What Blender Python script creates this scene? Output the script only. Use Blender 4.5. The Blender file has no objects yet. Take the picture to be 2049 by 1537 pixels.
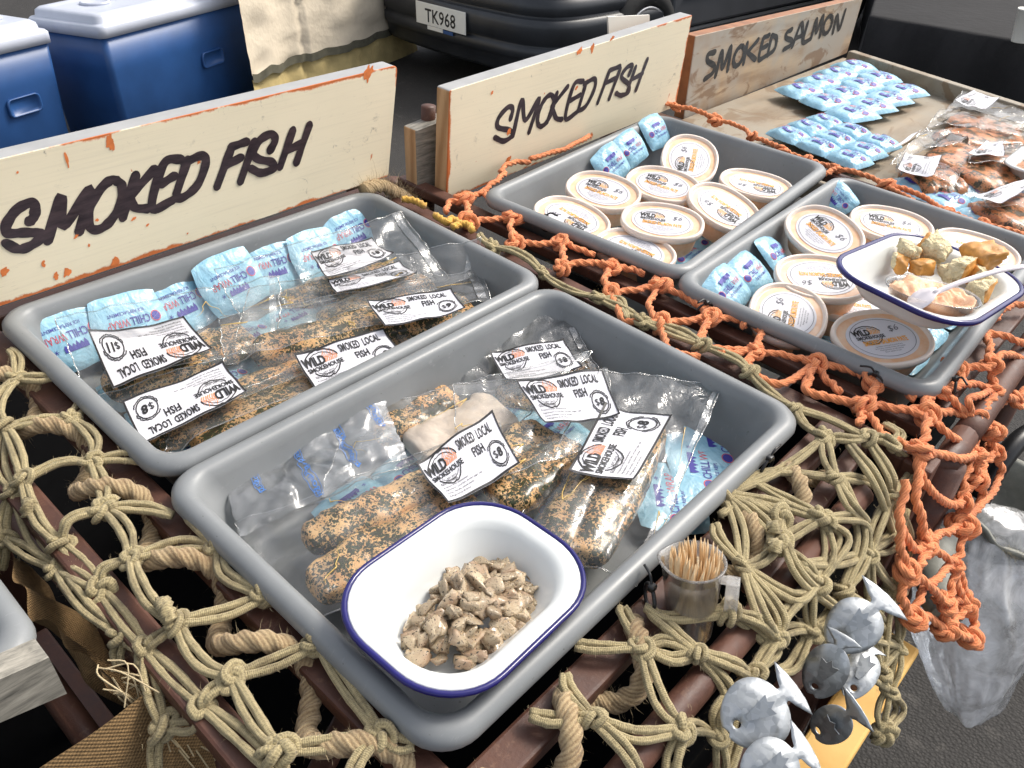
import bpy, bmesh, math, random
import numpy as np
from mathutils import Matrix, Vector, noise
D, C = bpy.data, bpy.context
rnd = random.Random(7)
R = math.radians
scene = C.scene
coll = scene.collection

# ------------------------------------------------------------------ camera
F_PX, CX, CY, CAM_H = 1661.0, 1024.5, 768.5, 0.44       # lens in photo pixels; the tray rims lie in z = 0
RC = np.array([[0.67244892, -0.73696898, 0.06847755],
               [-0.40711628, -0.44556013, -0.79732836],
               [0.61811713, 0.50828427, -0.59964850]])    # world -> camera (x right, y down, z forward)
cam_d = D.cameras.new('camera'); cam = D.objects.new('camera', cam_d); coll.objects.link(cam)
cam_d.sensor_width = 36.0; cam_d.lens = F_PX / 2049 * 36.0
cam_d.clip_start = 0.02; cam_d.clip_end = 400
_m = Matrix([[RC[0][i], -RC[1][i], -RC[2][i], 0] for i in range(3)] + [[0, 0, 0, 1]])
_m.translation = (0, 0, CAM_H); cam.matrix_world = _m
scene.camera = cam

# ------------------------------------------------------------------ sky, sun, exposure
SUN_EL, SUN_AZ = 48.0, -14.0                      # azimuth measured from +x towards +y
w = D.worlds.new('World'); scene.world = w; w.use_nodes = True
wn = w.node_tree.nodes; bg = wn['Background']
sky = wn.new('ShaderNodeTexSky'); sky.sky_type = 'NISHITA'; sky.sun_disc = False
sky.sun_elevation = R(SUN_EL); sky.sun_rotation = R(90 - SUN_AZ)
sky.air_density = 1.0; sky.dust_density = 4.0; sky.ozone_density = 1.0
hs = wn.new('ShaderNodeHueSaturation'); hs.inputs['Saturation'].default_value = 0.35    # thin cloud: a whiter sky
w.node_tree.links.new(sky.outputs[0], hs.inputs['Color']); w.node_tree.links.new(hs.outputs[0], bg.inputs[0]); bg.inputs[1].default_value = 0.15
sd = D.lights.new('sun', 'SUN'); sun = D.objects.new('sun', sd); coll.objects.link(sun)
sd.energy = 1.5; sd.angle = R(16); sd.color = (1.0, 0.93, 0.82)
_d = Vector((math.cos(R(SUN_EL)) * math.cos(R(SUN_AZ)), math.cos(R(SUN_EL)) * math.sin(R(SUN_AZ)), math.sin(R(SUN_EL))))
sun.rotation_euler = _d.to_track_quat('Z', 'Y').to_euler()
scene.view_settings.view_transform = 'Standard'; scene.view_settings.look = 'None'
scene.view_settings.exposure = 0.72; scene.view_settings.gamma = 1.0
scene.view_settings.use_curve_mapping = False
scene.render.engine = 'CYCLES'
scene.cycles.transparent_max_bounces = 40; scene.cycles.max_bounces = 10
scene.cycles.use_denoising = True

# ------------------------------------------------------------------ measuring the place from the photo
O = np.array([0, 0, CAM_H])
UP = np.array([-0.007, 0.064, 0.99793]); UP = UP / np.linalg.norm(UP)      # true vertical; the stall top leans to the customer
GX = np.cross(np.array([0, 1., 0]), UP); GX /= np.linalg.norm(GX); GY = np.cross(UP, GX)
GH = -1.0
def ray(u, v): return RC.T @ np.array([(u - CX) / F_PX, (v - CY) / F_PX, 1.0])
def hit(u, v, n, d):
    r = ray(u, v); n = np.array(n, float); return O + r * ((d - n @ O) / (n @ r))
def at(u, v, z=0.0): return hit(u, v, (0, 0, 1), z)
def aty(u, v, y): return hit(u, v, (0, 1, 0), y)
def atg(u, v, h): return hit(u, v, UP, GH + h)
DR = 0.6
def drape(u, v, zt=-.015, y0=.09, off=0.0, k=DR):
    """point of a cloth or net that lies flat at zt and falls over the front rail, leaning outward"""
    p = at(u, v, zt)
    if p[1] >= y0: return p
    return hit(u, v, (0, 1, -k), y0 - k * zt - off)

# ------------------------------------------------------------------ object helpers
MATX = {}
def tag(o, label=None, cat=None, group=None, kind=None):
    if label: o['label'] = label
    if cat: o['category'] = cat
    if group: o['group'] = group
    if kind: o['kind'] = kind
    return o
def thing(name, label, cat, loc=(0, 0, 0), rot=None, group=None):
    o = D.objects.new(name, None); coll.objects.link(o)
    m = Matrix.Translation(Vector(loc))
    if rot is not None: m = m @ rot.to_4x4()
    o.matrix_world = m; o.empty_display_size = .02
    MATX[o] = m
    return tag(o, label, cat, group)
def mesh(V, F, mats, smooth=True, uv=None, mi=None):
    me = D.meshes.new('m')
    me.from_pydata([tuple(map(float, p)) for p in V], [], [tuple(f) for f in F])
    for m in (mats if isinstance(mats, (list, tuple)) else [mats]): me.materials.append(m)
    if smooth: me.polygons.foreach_set('use_smooth', [True] * len(me.polygons))
    if mi is not None: me.polygons.foreach_set('material_index', list(mi))
    if uv is not None:
        l = me.uv_layers.new(name='UVMap')
        flat = [c for fuv in uv for c in fuv]
        l.data.foreach_set('uv', [x for c in flat for x in c])
    me.update()
    return me
def part(name, V, F, mats, parent=None, world=True, smooth=True, uv=None, mi=None):
    V = [Vector(p) for p in V]
    if parent is not None and world:
        inv = MATX[parent].inverted(); V = [inv @ p for p in V]
    me = mesh(V, F, mats, smooth, uv, mi); me.name = name
    o = D.objects.new(name, me); coll.objects.link(o)
    if parent is not None:
        o.parent = parent; MATX[o] = MATX[parent]
    else: MATX[o] = Matrix.Identity(4)
    return o
def solo(name, V, F, mats, label, cat, group=None, smooth=True, uv=None, mi=None, kind=None):
    """a top-level thing that is one mesh, origin at its base centre"""
    A = np.array([tuple(p) for p in V]); c = A.mean(0); c[2] = A[:, 2].min()
    o = part(name, A - c, F, mats, None, smooth=smooth, uv=uv, mi=mi); o.location = c
    MATX[o] = Matrix.Translation(Vector(c))
    return tag(o, label, cat, group, kind)
def copy_tree(root, m, label=None):
    r = root.copy(); coll.objects.link(r); r.matrix_world = m; MATX[r] = m
    if label: r['label'] = label
    for ch in list(root.children):
        c = ch.copy(); coll.objects.link(c); c.parent = r
        for g in list(ch.children):
            d = g.copy(); coll.objects.link(d); d.parent = c
    return r
def frame(x, z=None, y=None):
    """rotation with the given x axis, and z (or y) as near as possible to the one given"""
    x = Vector(x).normalized()
    if z is not None:
        z = Vector(z); y = z.cross(x).normalized(); z = x.cross(y)
    else:
        y = Vector(y); z = x.cross(y).normalized(); y = z.cross(x)
    return Matrix((x, y, z)).transposed()
class MB:
    """collects shapes into one mesh"""
    def __init__(s): s.V = []; s.F = []; s.mi = []; s.uv = []
    def add(s, V, F, mi=0, uv=None):
        b = len(s.V); s.V += [tuple(p) for p in V]; s.F += [tuple(i + b for i in f) for f in F]
        s.mi += [mi] * len(F)
        s.uv += uv if uv is not None else [[(0, 0)] * len(f) for f in F]
        return s
    def box(s, c, sx, sy, sz, rot=None, mi=0, bev=0.0):
        V, Fc = box_mesh(sx, sy, sz, bev)
        rot = rot or Matrix.Identity(3)
        return s.add([rot @ Vector(p) + Vector(c) for p in V], Fc, mi)
    def build(s, name, mats, parent=None, world=True, smooth=True): return part(name, s.V, s.F, mats, parent, world, smooth, s.uv, s.mi)
_bxc = {}
def box_mesh(sx, sy, sz, bev=0.0):
    k = (round(sx, 5), round(sy, 5), round(sz, 5), bev)
    if k in _bxc: return _bxc[k]
    bm = bmesh.new(); bmesh.ops.create_cube(bm, size=1)
    for v in bm.verts: v.co = Vector((v.co.x * sx, v.co.y * sy, v.co.z * sz))
    if bev > 0: bmesh.ops.bevel(bm, geom=bm.edges[:], offset=bev, segments=2, affect='EDGES', profile=.5)
    bm.verts.index_update()
    r = ([v.co.copy() for v in bm.verts], [[v.index for v in f.verts] for f in bm.faces]); bm.free()
    _bxc[k] = r
    return r
def crom(P, n=8):
    P = [np.array(p, float) for p in P]
    if len(P) == 2: return np.array([P[0] + (P[1] - P[0]) * t for t in np.linspace(0, 1, n + 1)])
    Q = [2 * P[0] - P[1]] + P + [2 * P[-1] - P[-2]]; out = []
    for i in range(1, len(Q) - 2):
        a, b, c, d = Q[i - 1:i + 3]
        for k in range(n):
            t = k / n
            out.append(.5 * (2 * b + (c - a) * t + (2 * a - 5 * b + 4 * c - d) * t * t + (3 * b - a - 3 * c + d) * t ** 3))
    out.append(P[-1]); return np.array(out)
def tube(P, r, n=8, lobes=0, amp=.2, pitch=.03, closed=False, caps=True, rf=None, flat=None):
    P = np.array(P, float); k = len(P)
    T = np.gradient(P, axis=0) if not closed else np.roll(P, -1, 0) - np.roll(P, 1, 0)
    T /= np.linalg.norm(T, axis=1)[:, None] + 1e-12
    S = np.concatenate([[0], np.cumsum(np.linalg.norm(np.diff(P, axis=0), axis=1))])
    a = np.array([0, 0, 1.]) if abs(T[0][2]) < .9 else np.array([1., 0, 0])
    N = np.cross(a, T[0]); N /= np.linalg.norm(N); V = []
    ang = np.arange(n) * 2 * math.pi / n
    for i in range(k):
        if i:
            N = N - T[i] * (N @ T[i]); N /= np.linalg.norm(N) + 1e-12
        B = np.cross(T[i], N); rr = r * (rf(i / (k - 1)) if rf else 1)
        ra = rr * (1 + amp * np.cos(lobes * ang - 2 * math.pi * lobes * S[i] / (pitch * lobes) * 1.0)) if lobes else np.full(n, rr)
        V += [P[i] + N * math.cos(t) * q + B * math.sin(t) * q for t, q in zip(ang, ra)]
    F = []; UV = []
    for i in range(k if closed else k - 1):
        j = (i + 1) % k; s0 = S[i]; s1 = S[j] if j else S[-1] + np.linalg.norm(P[0] - P[-1])
        for q in range(n):
            q2 = (q + 1) % n
            F.append((i * n + q, i * n + q2, j * n + q2, j * n + q))
            UV.append([(s0, q / n), (s0, (q + 1) / n), (s1, (q + 1) / n), (s1, q / n)])
    if caps and not closed:
        F.append(tuple(range(n))[::-1]); UV.append([(0, 0)] * n)
        F.append(tuple((k - 1) * n + q for q in range(n))); UV.append([(0, 0)] * n)
    return V, F, UV
def rrect(hx, hy, r, n=6):
    r = min(r, hx, hy); out = []
    for cx, cy, a0 in ((hx - r, hy - r, 0), (-hx + r, hy - r, 90), (-hx + r, -hy + r, 180), (hx - r, -hy + r, 270)):
        for i in range(n + 1):
            a = R(a0 + 90 * i / n); out.append((cx + r * math.cos(a), cy + r * math.sin(a)))
    return out
def loft(loops, cap0=True, cap1=True):
    n = len(loops[0]); V = [p for l in loops for p in l]; F = []
    for i in range(len(loops) - 1):
        for j in range(n):
            k = (j + 1) % n; F.append((i * n + j, i * n + k, (i + 1) * n + k, (i + 1) * n + j))
    if cap0: F.append(tuple(range(n))[::-1])
    if cap1: F.append(tuple((len(loops) - 1) * n + j for j in range(n)))
    return V, F
def nz(x, y, z=0.0): return noise.noise(Vector((x, y, z)))
def grid_faces(nu, nv, off=0):
    return [(off + i * nv + j, off + (i + 1) * nv + j, off + (i + 1) * nv + j + 1, off + i * nv + j + 1) for i in range(nu - 1) for j in range(nv - 1)]
_txc = {}
def text2d(s, bold=0.0, shear=0.0, spacing=1.0):
    k = (s, bold, shear, spacing)
    if k in _txc: return _txc[k]
    cu = D.curves.new('t', 'FONT'); cu.body = s; cu.size = 1; cu.offset = bold; cu.shear = shear
    cu.resolution_u = 2; cu.space_character = spacing; cu.fill_mode = 'BOTH'
    o = D.objects.new('t', cu); coll.objects.link(o)
    dg = C.evaluated_depsgraph_get(); me = D.meshes.new_from_object(o.evaluated_get(dg))
    A = np.array([v.co[:2] for v in me.vertices]) if len(me.vertices) else np.zeros((1, 2))
    F = [tuple(p.vertices) for p in me.polygons]
    D.objects.remove(o); D.curves.remove(cu); D.meshes.remove(me)
    lo = A[:, 0].min(); A = A - np.array([lo, 0]); _txc[k] = (A, F)
    return _txc[k]
class Art:
    """flat print in design units: list of (pts, faces, ink)"""
    def __init__(s): s.L = []
    def text(s, t, x, y, h, wd=None, bold=0.0, ink=0, rot=0.0, shear=0.0, spacing=1.0):
        A, F = text2d(t, bold, shear, spacing); A = A * (h / .72); 
        if wd: A = A * np.array([wd / max(1e-6, A[:, 0].max()), 1])
        c, q = math.cos(R(rot)), math.sin(R(rot))
        A = np.stack([A[:, 0] * c - A[:, 1] * q + x, A[:, 0] * q + A[:, 1] * c + y], 1)
        s.L.append((A, F, ink)); return s
    def stroke(s, P, wd, ink=0, wf=None, closed=False):
        P = np.array(P, float); T = np.gradient(P, axis=0); T /= np.linalg.norm(T, axis=1)[:, None] + 1e-9
        N = np.stack([-T[:, 1], T[:, 0]], 1); k = len(P)
        ww = np.array([wd * (wf(i / (k - 1)) if wf else 1) for i in range(k)])[:, None] / 2
        A = np.concatenate([P + N * ww, P - N * ww]); F = [(i, i + k, i + k + 1, i + 1) for i in range(k - 1)]
        s.L.append((A, F, ink)); return s
    def arc(s, cx, cy, rx, ry, a0, a1, wd, ink=0, n=24, jit=0.0, wf=None):
        P = [(cx + (rx + jit * nz(i * .9, cx * 9, cy)) * math.cos(R(a0 + (a1 - a0) * i / n)), cy + (ry + jit * nz(i * .9, cx, 5)) * math.sin(R(a0 + (a1 - a0) * i / n))) for i in range(n + 1)]
        return s.stroke(P, wd, ink, wf)
    def rect(s, x0, y0, x1, y1, ink=0, n=10):
        xs = np.linspace(x0, x1, n + 1); A = np.array([(x, y) for x in xs for y in (y0, y1)])
        s.L.append((A, [(2 * i, 2 * i + 2, 2 * i + 3, 2 * i + 1) for i in range(n)], ink)); return s
    def poly(s, P, ink=0):
        s.L.append((np.array(P, float), [tuple(range(len(P)))], ink)); return s
    def mesh(s, fn):
        V, F, MI = [], [], []
        for A, Fc, ink in s.L:
            b = len(V); V += [fn(float(x), float(y)) for x, y in A]; F += [tuple(i + b for i in f) for f in Fc]; MI += [ink] * len(Fc)
        return V, F, MI

# ------------------------------------------------------------------ materials
class NT:
    def __init__(s, name):
        s.m = D.materials.new(name); s.m.use_nodes = True; s.t = s.m.node_tree; s.n = s.t.nodes
        s.b = s.n['Principled BSDF']; s.out = s.n['Material Output']
    def __call__(s, ty, **k):
        o = s.n.new('ShaderNode' + ty)
        for a, b in k.items():
            if a.startswith('i_'):
                key = a[2:]; key = int(key) if key.isdigit() else key
                s.set(o.inputs[key], b)
            else: setattr(o, a, b)
        return o
    def set(s, inp, b):
        if isinstance(b, bpy.types.NodeSocket): s.t.links.new(b, inp)
        else:
            if isinstance(b, tuple) and len(b) == 3 and inp.type == 'RGBA': b = b + (1,)
            inp.default_value = b
    def P(s, **k):
        for a, b in k.items(): s.set(s.b.inputs[a.replace('_', ' ')], b)
        return s
    def co(s, kind='Object', scale=(1, 1, 1), rot=(0, 0, 0)):
        tc = s('TexCoord'); mp = s('Mapping'); s.t.links.new(tc.outputs[kind], mp.inputs[0])
        mp.inputs['Scale'].default_value = scale; mp.inputs['Rotation'].default_value = rot
        return mp.outputs[0]
    def noise(s, vec, scale, detail=4, rough=.55, dist=0.0, out=0):
        return s('TexNoise', i_Vector=vec, i_Scale=scale, i_Detail=detail, i_Roughness=rough, i_Distortion=dist).outputs[out]
    def vor(s, vec, scale, out=0, feature='F1', rnd=1.0):
        o = s('TexVoronoi', i_Vector=vec, i_Scale=scale, i_Randomness=rnd); o.feature = feature; return o.outputs[out]
    def ramp(s, fac, stops, interp='LINEAR'):
        o = s('ValToRGB', i_0=fac); e = o.color_ramp.elements; o.color_ramp.interpolation = interp
        while len(e) < len(stops): e.new(.5)
        for q, (p, c) in zip(e, stops):
            q.position = p; q.color = (c, c, c, 1) if isinstance(c, (int, float)) else tuple(c) + (1,)
        return o.outputs[0]
    def mix(s, fac, a, b, mode='MIX'):
        o = s('Mix', data_type='RGBA', blend_type=mode); s.set(o.inputs[0], fac); s.set(o.inputs[6], a); s.set(o.inputs[7], b); return o.outputs[2]
    def math(s, op, a, b=0.0, c=0.0):
        o = s('Math', operation=op); s.set(o.inputs[0], a); s.set(o.inputs[1], b); s.set(o.inputs[2], c); return o.outputs[0]
    def bump(s, h, strength=.3, dist=.001, normal=None):
        o = s('Bump', i_Height=h, i_Strength=strength, i_Distance=dist)
        if normal is not None: s.set(o.inputs['Normal'], normal)
        return o.outputs[0]
def plain(name, col, rough=.5, var=.12, scale=40, bump=.1, bscale=300, bd=.0005, **k):
    t = NT(name); v = t.co(); n = t.noise(v, scale)
    c = t.mix(t.ramp(n, [(.3, 0), (.7, 1)]), tuple(x * (1 - var) for x in col), tuple(min(1, x * (1 + var)) for x in col))
    t.P(Base_Color=c, Roughness=rough, Normal=t.bump(t.noise(v, bscale), bump, bd), **k); return t.m
M = {}
# grey moulded tray plastic
t = NT('grey_tray_plastic'); v = t.co(); n = t.noise(v, 14, 5); sc = t.ramp(t.noise(t.co(scale=(1, 6, 1)), 60, 6, .7), [(.62, 0), (.72, 1)])
c = t.mix(t.ramp(n, [(.3, 0), (.7, 1)]), (.185, .195, .20), (.235, .245, .25)); c = t.mix(t.math('MULTIPLY', sc, .55), c, (.32, .33, .33))
sp = t.ramp(t.noise(v, 260, 2), [(.73, 0), (.76, 1)]); c = t.mix(t.math('MULTIPLY', sp, .5), c, (.05, .045, .04))
t.P(Base_Color=c, Roughness=t.ramp(n, [(.3, .32), (.7, .46)]), Normal=t.bump(t.noise(v, 900, 2), .12, .0004)); M['tray'] = t.m
# painted boards
def painted(name, cream=(.88, .78, .57)):
    t = NT(name); v = t.co(); g = t('TexCoord').outputs['Generated']; s = t('SeparateXYZ', i_0=g)
    n1 = t.noise(t.co(scale=(1, 1, 2.2)), 22, 6, .65); grain = t.noise(t.co(scale=(1.5, 1, 60)), 6, 5, .6)
    c = t.mix(t.ramp(t.noise(v, 5, 3), [(.35, 0), (.7, 1)]), cream, tuple(x * .92 for x in cream))
    c = t.mix(t.math('MULTIPLY', t.ramp(grain, [(.5, 0), (.75, 1)]), .16), c, (.42, .36, .26))
    dirt = t.ramp(t.noise(v, 55, 7, .75, .6), [(.60, 0), (.70, 1)]); blot = t.ramp(t.noise(v, 9, 3), [(.45, 0), (.62, 1)])
    c = t.mix(t.math('MULTIPLY', t.math('MULTIPLY', dirt, blot), .8), c, (.16, .14, .11))
    scr = t.ramp(t.noise(t.co(scale=(14, 1, 200), rot=(0, R(18), 0)), 5, 2), [(.70, 0), (.73, 1)])
    c = t.mix(t.math('MULTIPLY', scr, .3), c, (.2, .17, .13))
    # worn edges show the orange coat below; the wear has its own ragged outline
    ez = t.math('MINIMUM', s.outputs[2], t.math('SUBTRACT', 1.0, s.outputs[2]))
    ex = t.math('MULTIPLY', t.math('MINIMUM', s.outputs[0], t.math('SUBTRACT', 1.0, s.outputs[0])), 4.0)
    e = t.math('MINIMUM', ez, ex)
    wear = t.math('SUBTRACT', t.math('ADD', e, t.math('MULTIPLY', t.noise(v, 16, 7, .7), .16)), .085)
    wm = t.ramp(wear, [(.018, 1), (.03, 0)])
    chips = t.ramp(t.noise(v, 34, 5, .6, .5, 0), [(.715, 0), (.725, 1)])
    wm = t.math('MAXIMUM', wm, t.math('MULTIPLY', chips, .9))
    c = t.mix(wm, c, t.mix(t.noise(v, 90, 3), (.70, .19, .05), (.45, .12, .03)))
    t.P(Base_Color=c, Roughness=.5, Normal=t.bump(t.math('ADD', t.math('MULTIPLY', grain, .5), t.math('MULTIPLY', wm, -.6)), .22, .001)); return t.m
M['cream_board'] = painted('cream_painted_board')
M['grey_edge'] = plain('grey_painted_edge', (.36, .36, .355), .55, .1, 30)
def wood(name, a, b, axis='X', rough=.65, ring=12.0, dist=3.0, grey=None, stain=None, wv=.4):
    t = NT(name); sc = {'X': (.12, 1, 1), 'Y': (1, .12, 1), 'Z': (1, 1, .12)}[axis]
    v = t.co(scale=sc); n = t.noise(v, ring * 6, 6, .65, dist * .3)
    w_ = t('TexWave', i_Vector=v, i_Scale=ring, i_Distortion=dist, i_Detail=3, i_1=ring); w_.bands_direction = 'DIAGONAL'
    f = t.math('ADD', t.math('MULTIPLY', n, 1 - wv), t.math('MULTIPLY', w_.outputs['Fac'], wv))
    c = t.mix(t.ramp(f, [(.3, 0), (.7, 1)]), a, b)
    if grey: c = t.mix(t.ramp(t.noise(t.co(), 7, 4), [(.34, 0), (.58, 1)]), c, grey)
    if stain: c = t.mix(t.ramp(t.noise(t.co(scale=(.5, 1, 1.3)), 16, 5, .6, 1.2), [(.54, 0), (.60, .75)]), c, stain)
    t.P(Base_Color=c, Roughness=rough, Normal=t.bump(f, .35, .001)); return t.m
M['raw_wood'] = wood('raw_board_end', (.42, .24, .11), (.62, .40, .21), 'Z', ring=30)
M['board_wood'] = wood('bare_timber', (.33, .20, .10), (.55, .38, .22), 'X', ring=14, dist=9, grey=(.40, .35, .29), stain=(.21, .115, .055))
M['crate_wood'] = wood('crate_timber', (.21, .15, .09), (.34, .26, .17), 'X', ring=9, dist=8, grey=(.30, .26, .20), stain=(.20, .13, .07))
M['grey_wood'] = wood('weathered_grey_timber', (.10, .095, .08), (.40, .37, .31), 'X', ring=44, dist=2, wv=.06)
M['yellow_wood'] = wood('yellow_painted_timber', (.66, .37, .09), (.76, .47, .14), 'Z', ring=6, dist=2)
M['brown_edge'] = plain('stained_board_edge', (.30, .12, .045), .6, .3, 40)
def inkm(name, a, b, rough=.45):
    t = NT(name); v = t.co(); n = t.noise(t.co(scale=(1, 1, 5)), 30, 5, .7)
    t.P(Base_Color=t.mix(t.ramp(n, [(.35, 0), (.7, 1)]), a, b), Roughness=rough); return t.m
M['marker'] = inkm('marker_ink', (.014, .008, .013), (.062, .040, .046), .35)
M['stencil'] = inkm('stencil_ink', (.012, .011, .011), (.05, .042, .036), .6)
def flat(name, c, r=.55):
    t = NT(name); t.P(Base_Color=c, Roughness=r); return t.m
M['ink'] = flat('black_ink', (.012, .011, .012)); M['ink_or'] = flat('orange_ink', (.78, .27, .10)); M['ink_yo'] = flat('amber_ink', (.92, .42, .06))
M['ink_navy'] = flat('navy_ink', (.05, .045, .32)); M['ink_red'] = flat('red_ink', (.62, .07, .10)); M['ink_blue'] = flat('blue_ink', (.05, .18, .52))
M['pen'] = flat('pen_ink', (.10, .10, .12)); M['ink_grey'] = flat('grey_print', (.16, .16, .17))
t = NT('label_paper'); v = t.co(); t.P(Base_Color=(.68, .67, .71), Roughness=.38, Normal=t.bump(t.noise(v, 70, 3), .25, .0012)); M['paper'] = t.m
# ropes
def cordm(name, lo, hi, dirt, kind, lam=.0042, bstr=.9):
    t = NT(name); uv = t('UVMap').outputs[0]; s = t('SeparateXYZ', i_0=uv); u, vv = s.outputs[0], s.outputs[1]
    if kind == 'braid':
        a = t.math('SINE', t.math('ADD', t.math('MULTIPLY', u, 6.2832 / lam), t.math('MULTIPLY', vv, 6.2832 * 3)))
        b = t.math('SINE', t.math('SUBTRACT', t.math('MULTIPLY', u, 6.2832 / lam), t.math('MULTIPLY', vv, 6.2832 * 3)))
        h = t.math('ADD', t.math('MULTIPLY', t.math('MULTIPLY', a, b), .5), .5)
    else:
        a = t.math('SINE', t.math('SUBTRACT', t.math('MULTIPLY', u, 6.2832 / lam), t.math('MULTIPLY', vv, 6.2832 * 9)))
        h = t.math('ADD', t.math('MULTIPLY', a, .5), .5)
    v = t.co(); n = t.noise(v, 700, 4, .8); n2 = t.noise(v, 42, 5, .7)
    h2 = t.math('ADD', t.math('MULTIPLY', h, .34), t.math('MULTIPLY', n, .95))
    c = t.mix(t.ramp(h2, [(.25, 0), (.75, 1)]), lo, hi); c = t.mix(t.math('MULTIPLY', t.ramp(n2, [(.48, 0), (.70, 1)]), .65), c, dirt)
    t.P(Base_Color=c, Roughness=.9, Normal=t.bump(h2, bstr, .0018)); t.b.inputs['Sheen Weight'].default_value = .15; return t.m
M['hemp'] = cordm('hemp_braid', (.115, .085, .038), (.55, .45, .24), (.10, .07, .036), 'braid', .0024, .9)
M['orange_rope'] = cordm('orange_twisted_rope', (.52, .13, .04), (.90, .32, .13), (.46, .15, .07), 'twist', .004, .6)
M['jute'] = cordm('jute_twisted_rope', (.22, .13, .055), (.58, .43, .24), (.26, .15, .07), 'twist', .0033, .9)
M['yellow_rope'] = cordm('yellow_twine', (.60, .30, .04), (.85, .50, .10), (.5, .3, .1), 'twist', .003, .6)
M['fibre'] = flat('loose_fibre', (.50, .40, .24), .8); M['fibre_or'] = flat('orange_fibre', (.72, .25, .10), .8)
# metals
t = NT('brown_painted_steel'); v = t.co(); n = t.noise(v, 30, 6, .7); n3 = t.ramp(t.noise(v, 110, 4, .7), [(.6, 0), (.7, 1)])
c = t.mix(t.ramp(n, [(.35, 0), (.7, 1)]), (.065, .026, .017), (.125, .052, .032)); c = t.mix(t.math('MULTIPLY', n3, .5), c, (.19, .10, .06))
t.P(Base_Color=c, Roughness=t.ramp(n, [(.3, .42), (.7, .7)]), Normal=t.bump(t.noise(v, 200, 5, .7), .45, .0009)); M['steel'] = t.m
t = NT('galvanised_tin'); v = t.co(); cc = t.vor(v, 240, 1); s = t('SeparateColor', i_0=cc)
c = t.mix(s.outputs[0], (.38, .40, .41), (.54, .56, .57))
t.P(Base_Color=c, Metallic=.75, Roughness=t.ramp(s.outputs[1], [(0, .3), (1, .55)]), Normal=t.bump(t.noise(v, 45, 3), .25, .002)); M['tin'] = t.m
M['bin'] = plain('black_shade_box', (.006, .006, .0065), .95, Specular_IOR_Level=.05)  # near black, for the boxes added to darken the space under the frames
M['black_plastic'] = plain('black_plastic', (.012, .012, .013), .35)
M['enamel'] = plain('white_enamel', (.69, .71, .70), .14, .03, 12, .05, 40, .001)
M['enamel_blue'] = plain('blue_enamel_rim', (.012, .010, .115), .14, .2, 30, .05)
# food
def herb(name, fa, fb, h0, dens, dark=(.018, .024, .009), green=(.058, .075, .024)):
    t = NT(name); v = t.co(); big = t.noise(v, 26, 4, .6); med = t.noise(v, 120, 3)
    c = t.mix(t.ramp(big, [(.35, 0), (.68, 1)]), fa, fb)
    c = t.mix(t.math('MULTIPLY', t.ramp(med, [(.5, 0), (.75, 1)]), .4), c, (.70, .56, .36))
    cl = t.math('MULTIPLY', t.math('SUBTRACT', t.noise(v, 60, 3), .5), h0)
    wv = t('VectorMath', operation='ADD', i_0=v); nn = t('TexNoise', i_Vector=v, i_Scale=500, i_Detail=3); sc_ = t('VectorMath', operation='SCALE', i_0=nn.outputs['Color']); sc_.inputs['Scale'].default_value = .0035; t.t.links.new(sc_.outputs[0], wv.inputs[1])
    def fleck(scale, k, o): return t.ramp(t.math('SUBTRACT', t.math('ADD', t.math('MULTIPLY', cl, k), o), t.vor(wv.outputs[0], scale, 0)), [(.5, 0), (.54, 1)])
    m1 = fleck(330, 1.5, dens + .5); m2 = fleck(620, 1.2, dens + .42)
    m3 = t.ramp(t.math('ADD', t.noise(v, 210, 5, .72, .9), t.math('MULTIPLY', cl, .8)), [(.555, 0), (.59, 1)]); m1 = t.math('MAXIMUM', m1, m3)
    c = t.mix(m1, c, t.mix(t.noise(v, 150, 2), dark, green)); c = t.mix(m2, c, (.035, .026, .014))
    hgt = t.math('ADD', t.math('MULTIPLY', m1, .5), t.math('MULTIPLY', t.noise(v, 90, 5, .65), 1.3))
    t.P(Base_Color=c, Roughness=.34, Normal=t.bump(hgt, .55, .0016)); t.b.inputs['Coat Weight'].default_value = .35; t.b.inputs['Coat Roughness'].default_value = .12
    t.b.inputs['Subsurface Weight'].default_value = .08; t.b.inputs['Subsurface Radius'].default_value = (.004, .002, .001); return t.m
M['herb_fish'] = herb('herbed_smoked_fish', (.68, .45, .21), (.64, .32, .12), .85, .49)
M['herb_fish_dark'] = herb('thickly_herbed_smoked_fish', (.52, .34, .16), (.50, .27, .11), .80, .50)
M['skin_fish'] = plain('pale_fish_skin', (.66, .56, .47), .3, .2, 40, .5, 70, .002)
M['salmon'] = herb('peppered_smoked_salmon', (.62, .27, .11), (.50, .15, .045), 1.1, .36, (.035, .025, .012), (.07, .06, .02))
t = NT('fish_flesh_chunk'); v = t.co(); oi = t('ObjectInfo').outputs['Random']
c = t.mix(oi, (.35, .265, .165), (.62, .49, .32)); c = t.mix(t.ramp(t.noise(v, 55, 4), [(.42, 0), (.75, 1)]), c, (.36, .21, .12))
c = t.mix(t.ramp(t.noise(v, 620, 3), [(.60, 0), (.63, 1)]), c, (.04, .03, .015))
t.P(Base_Color=c, Roughness=.25, Normal=t.bump(t.noise(t.co(scale=(1, 1, 3)), 190, 6, .7), .9, .0025)); t.b.inputs['Coat Weight'].default_value = .5; t.b.inputs['Coat Roughness'].default_value = .1; t.b.inputs['Subsurface Weight'].default_value = .15; t.b.inputs['Subsurface Radius'].default_value = (.006, .004, .002); M['chunk'] = t.m
t = NT('salmon_pate'); v = t.co(); n = t.noise(v, 160, 5, .7)
t.P(Base_Color=t.mix(t.ramp(n, [(.3, 0), (.7, 1)]), (.86, .46, .25), (.92, .60, .39)), Roughness=.5, Normal=t.bump(n, .5, .002)); M['pate'] = t.m
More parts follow.
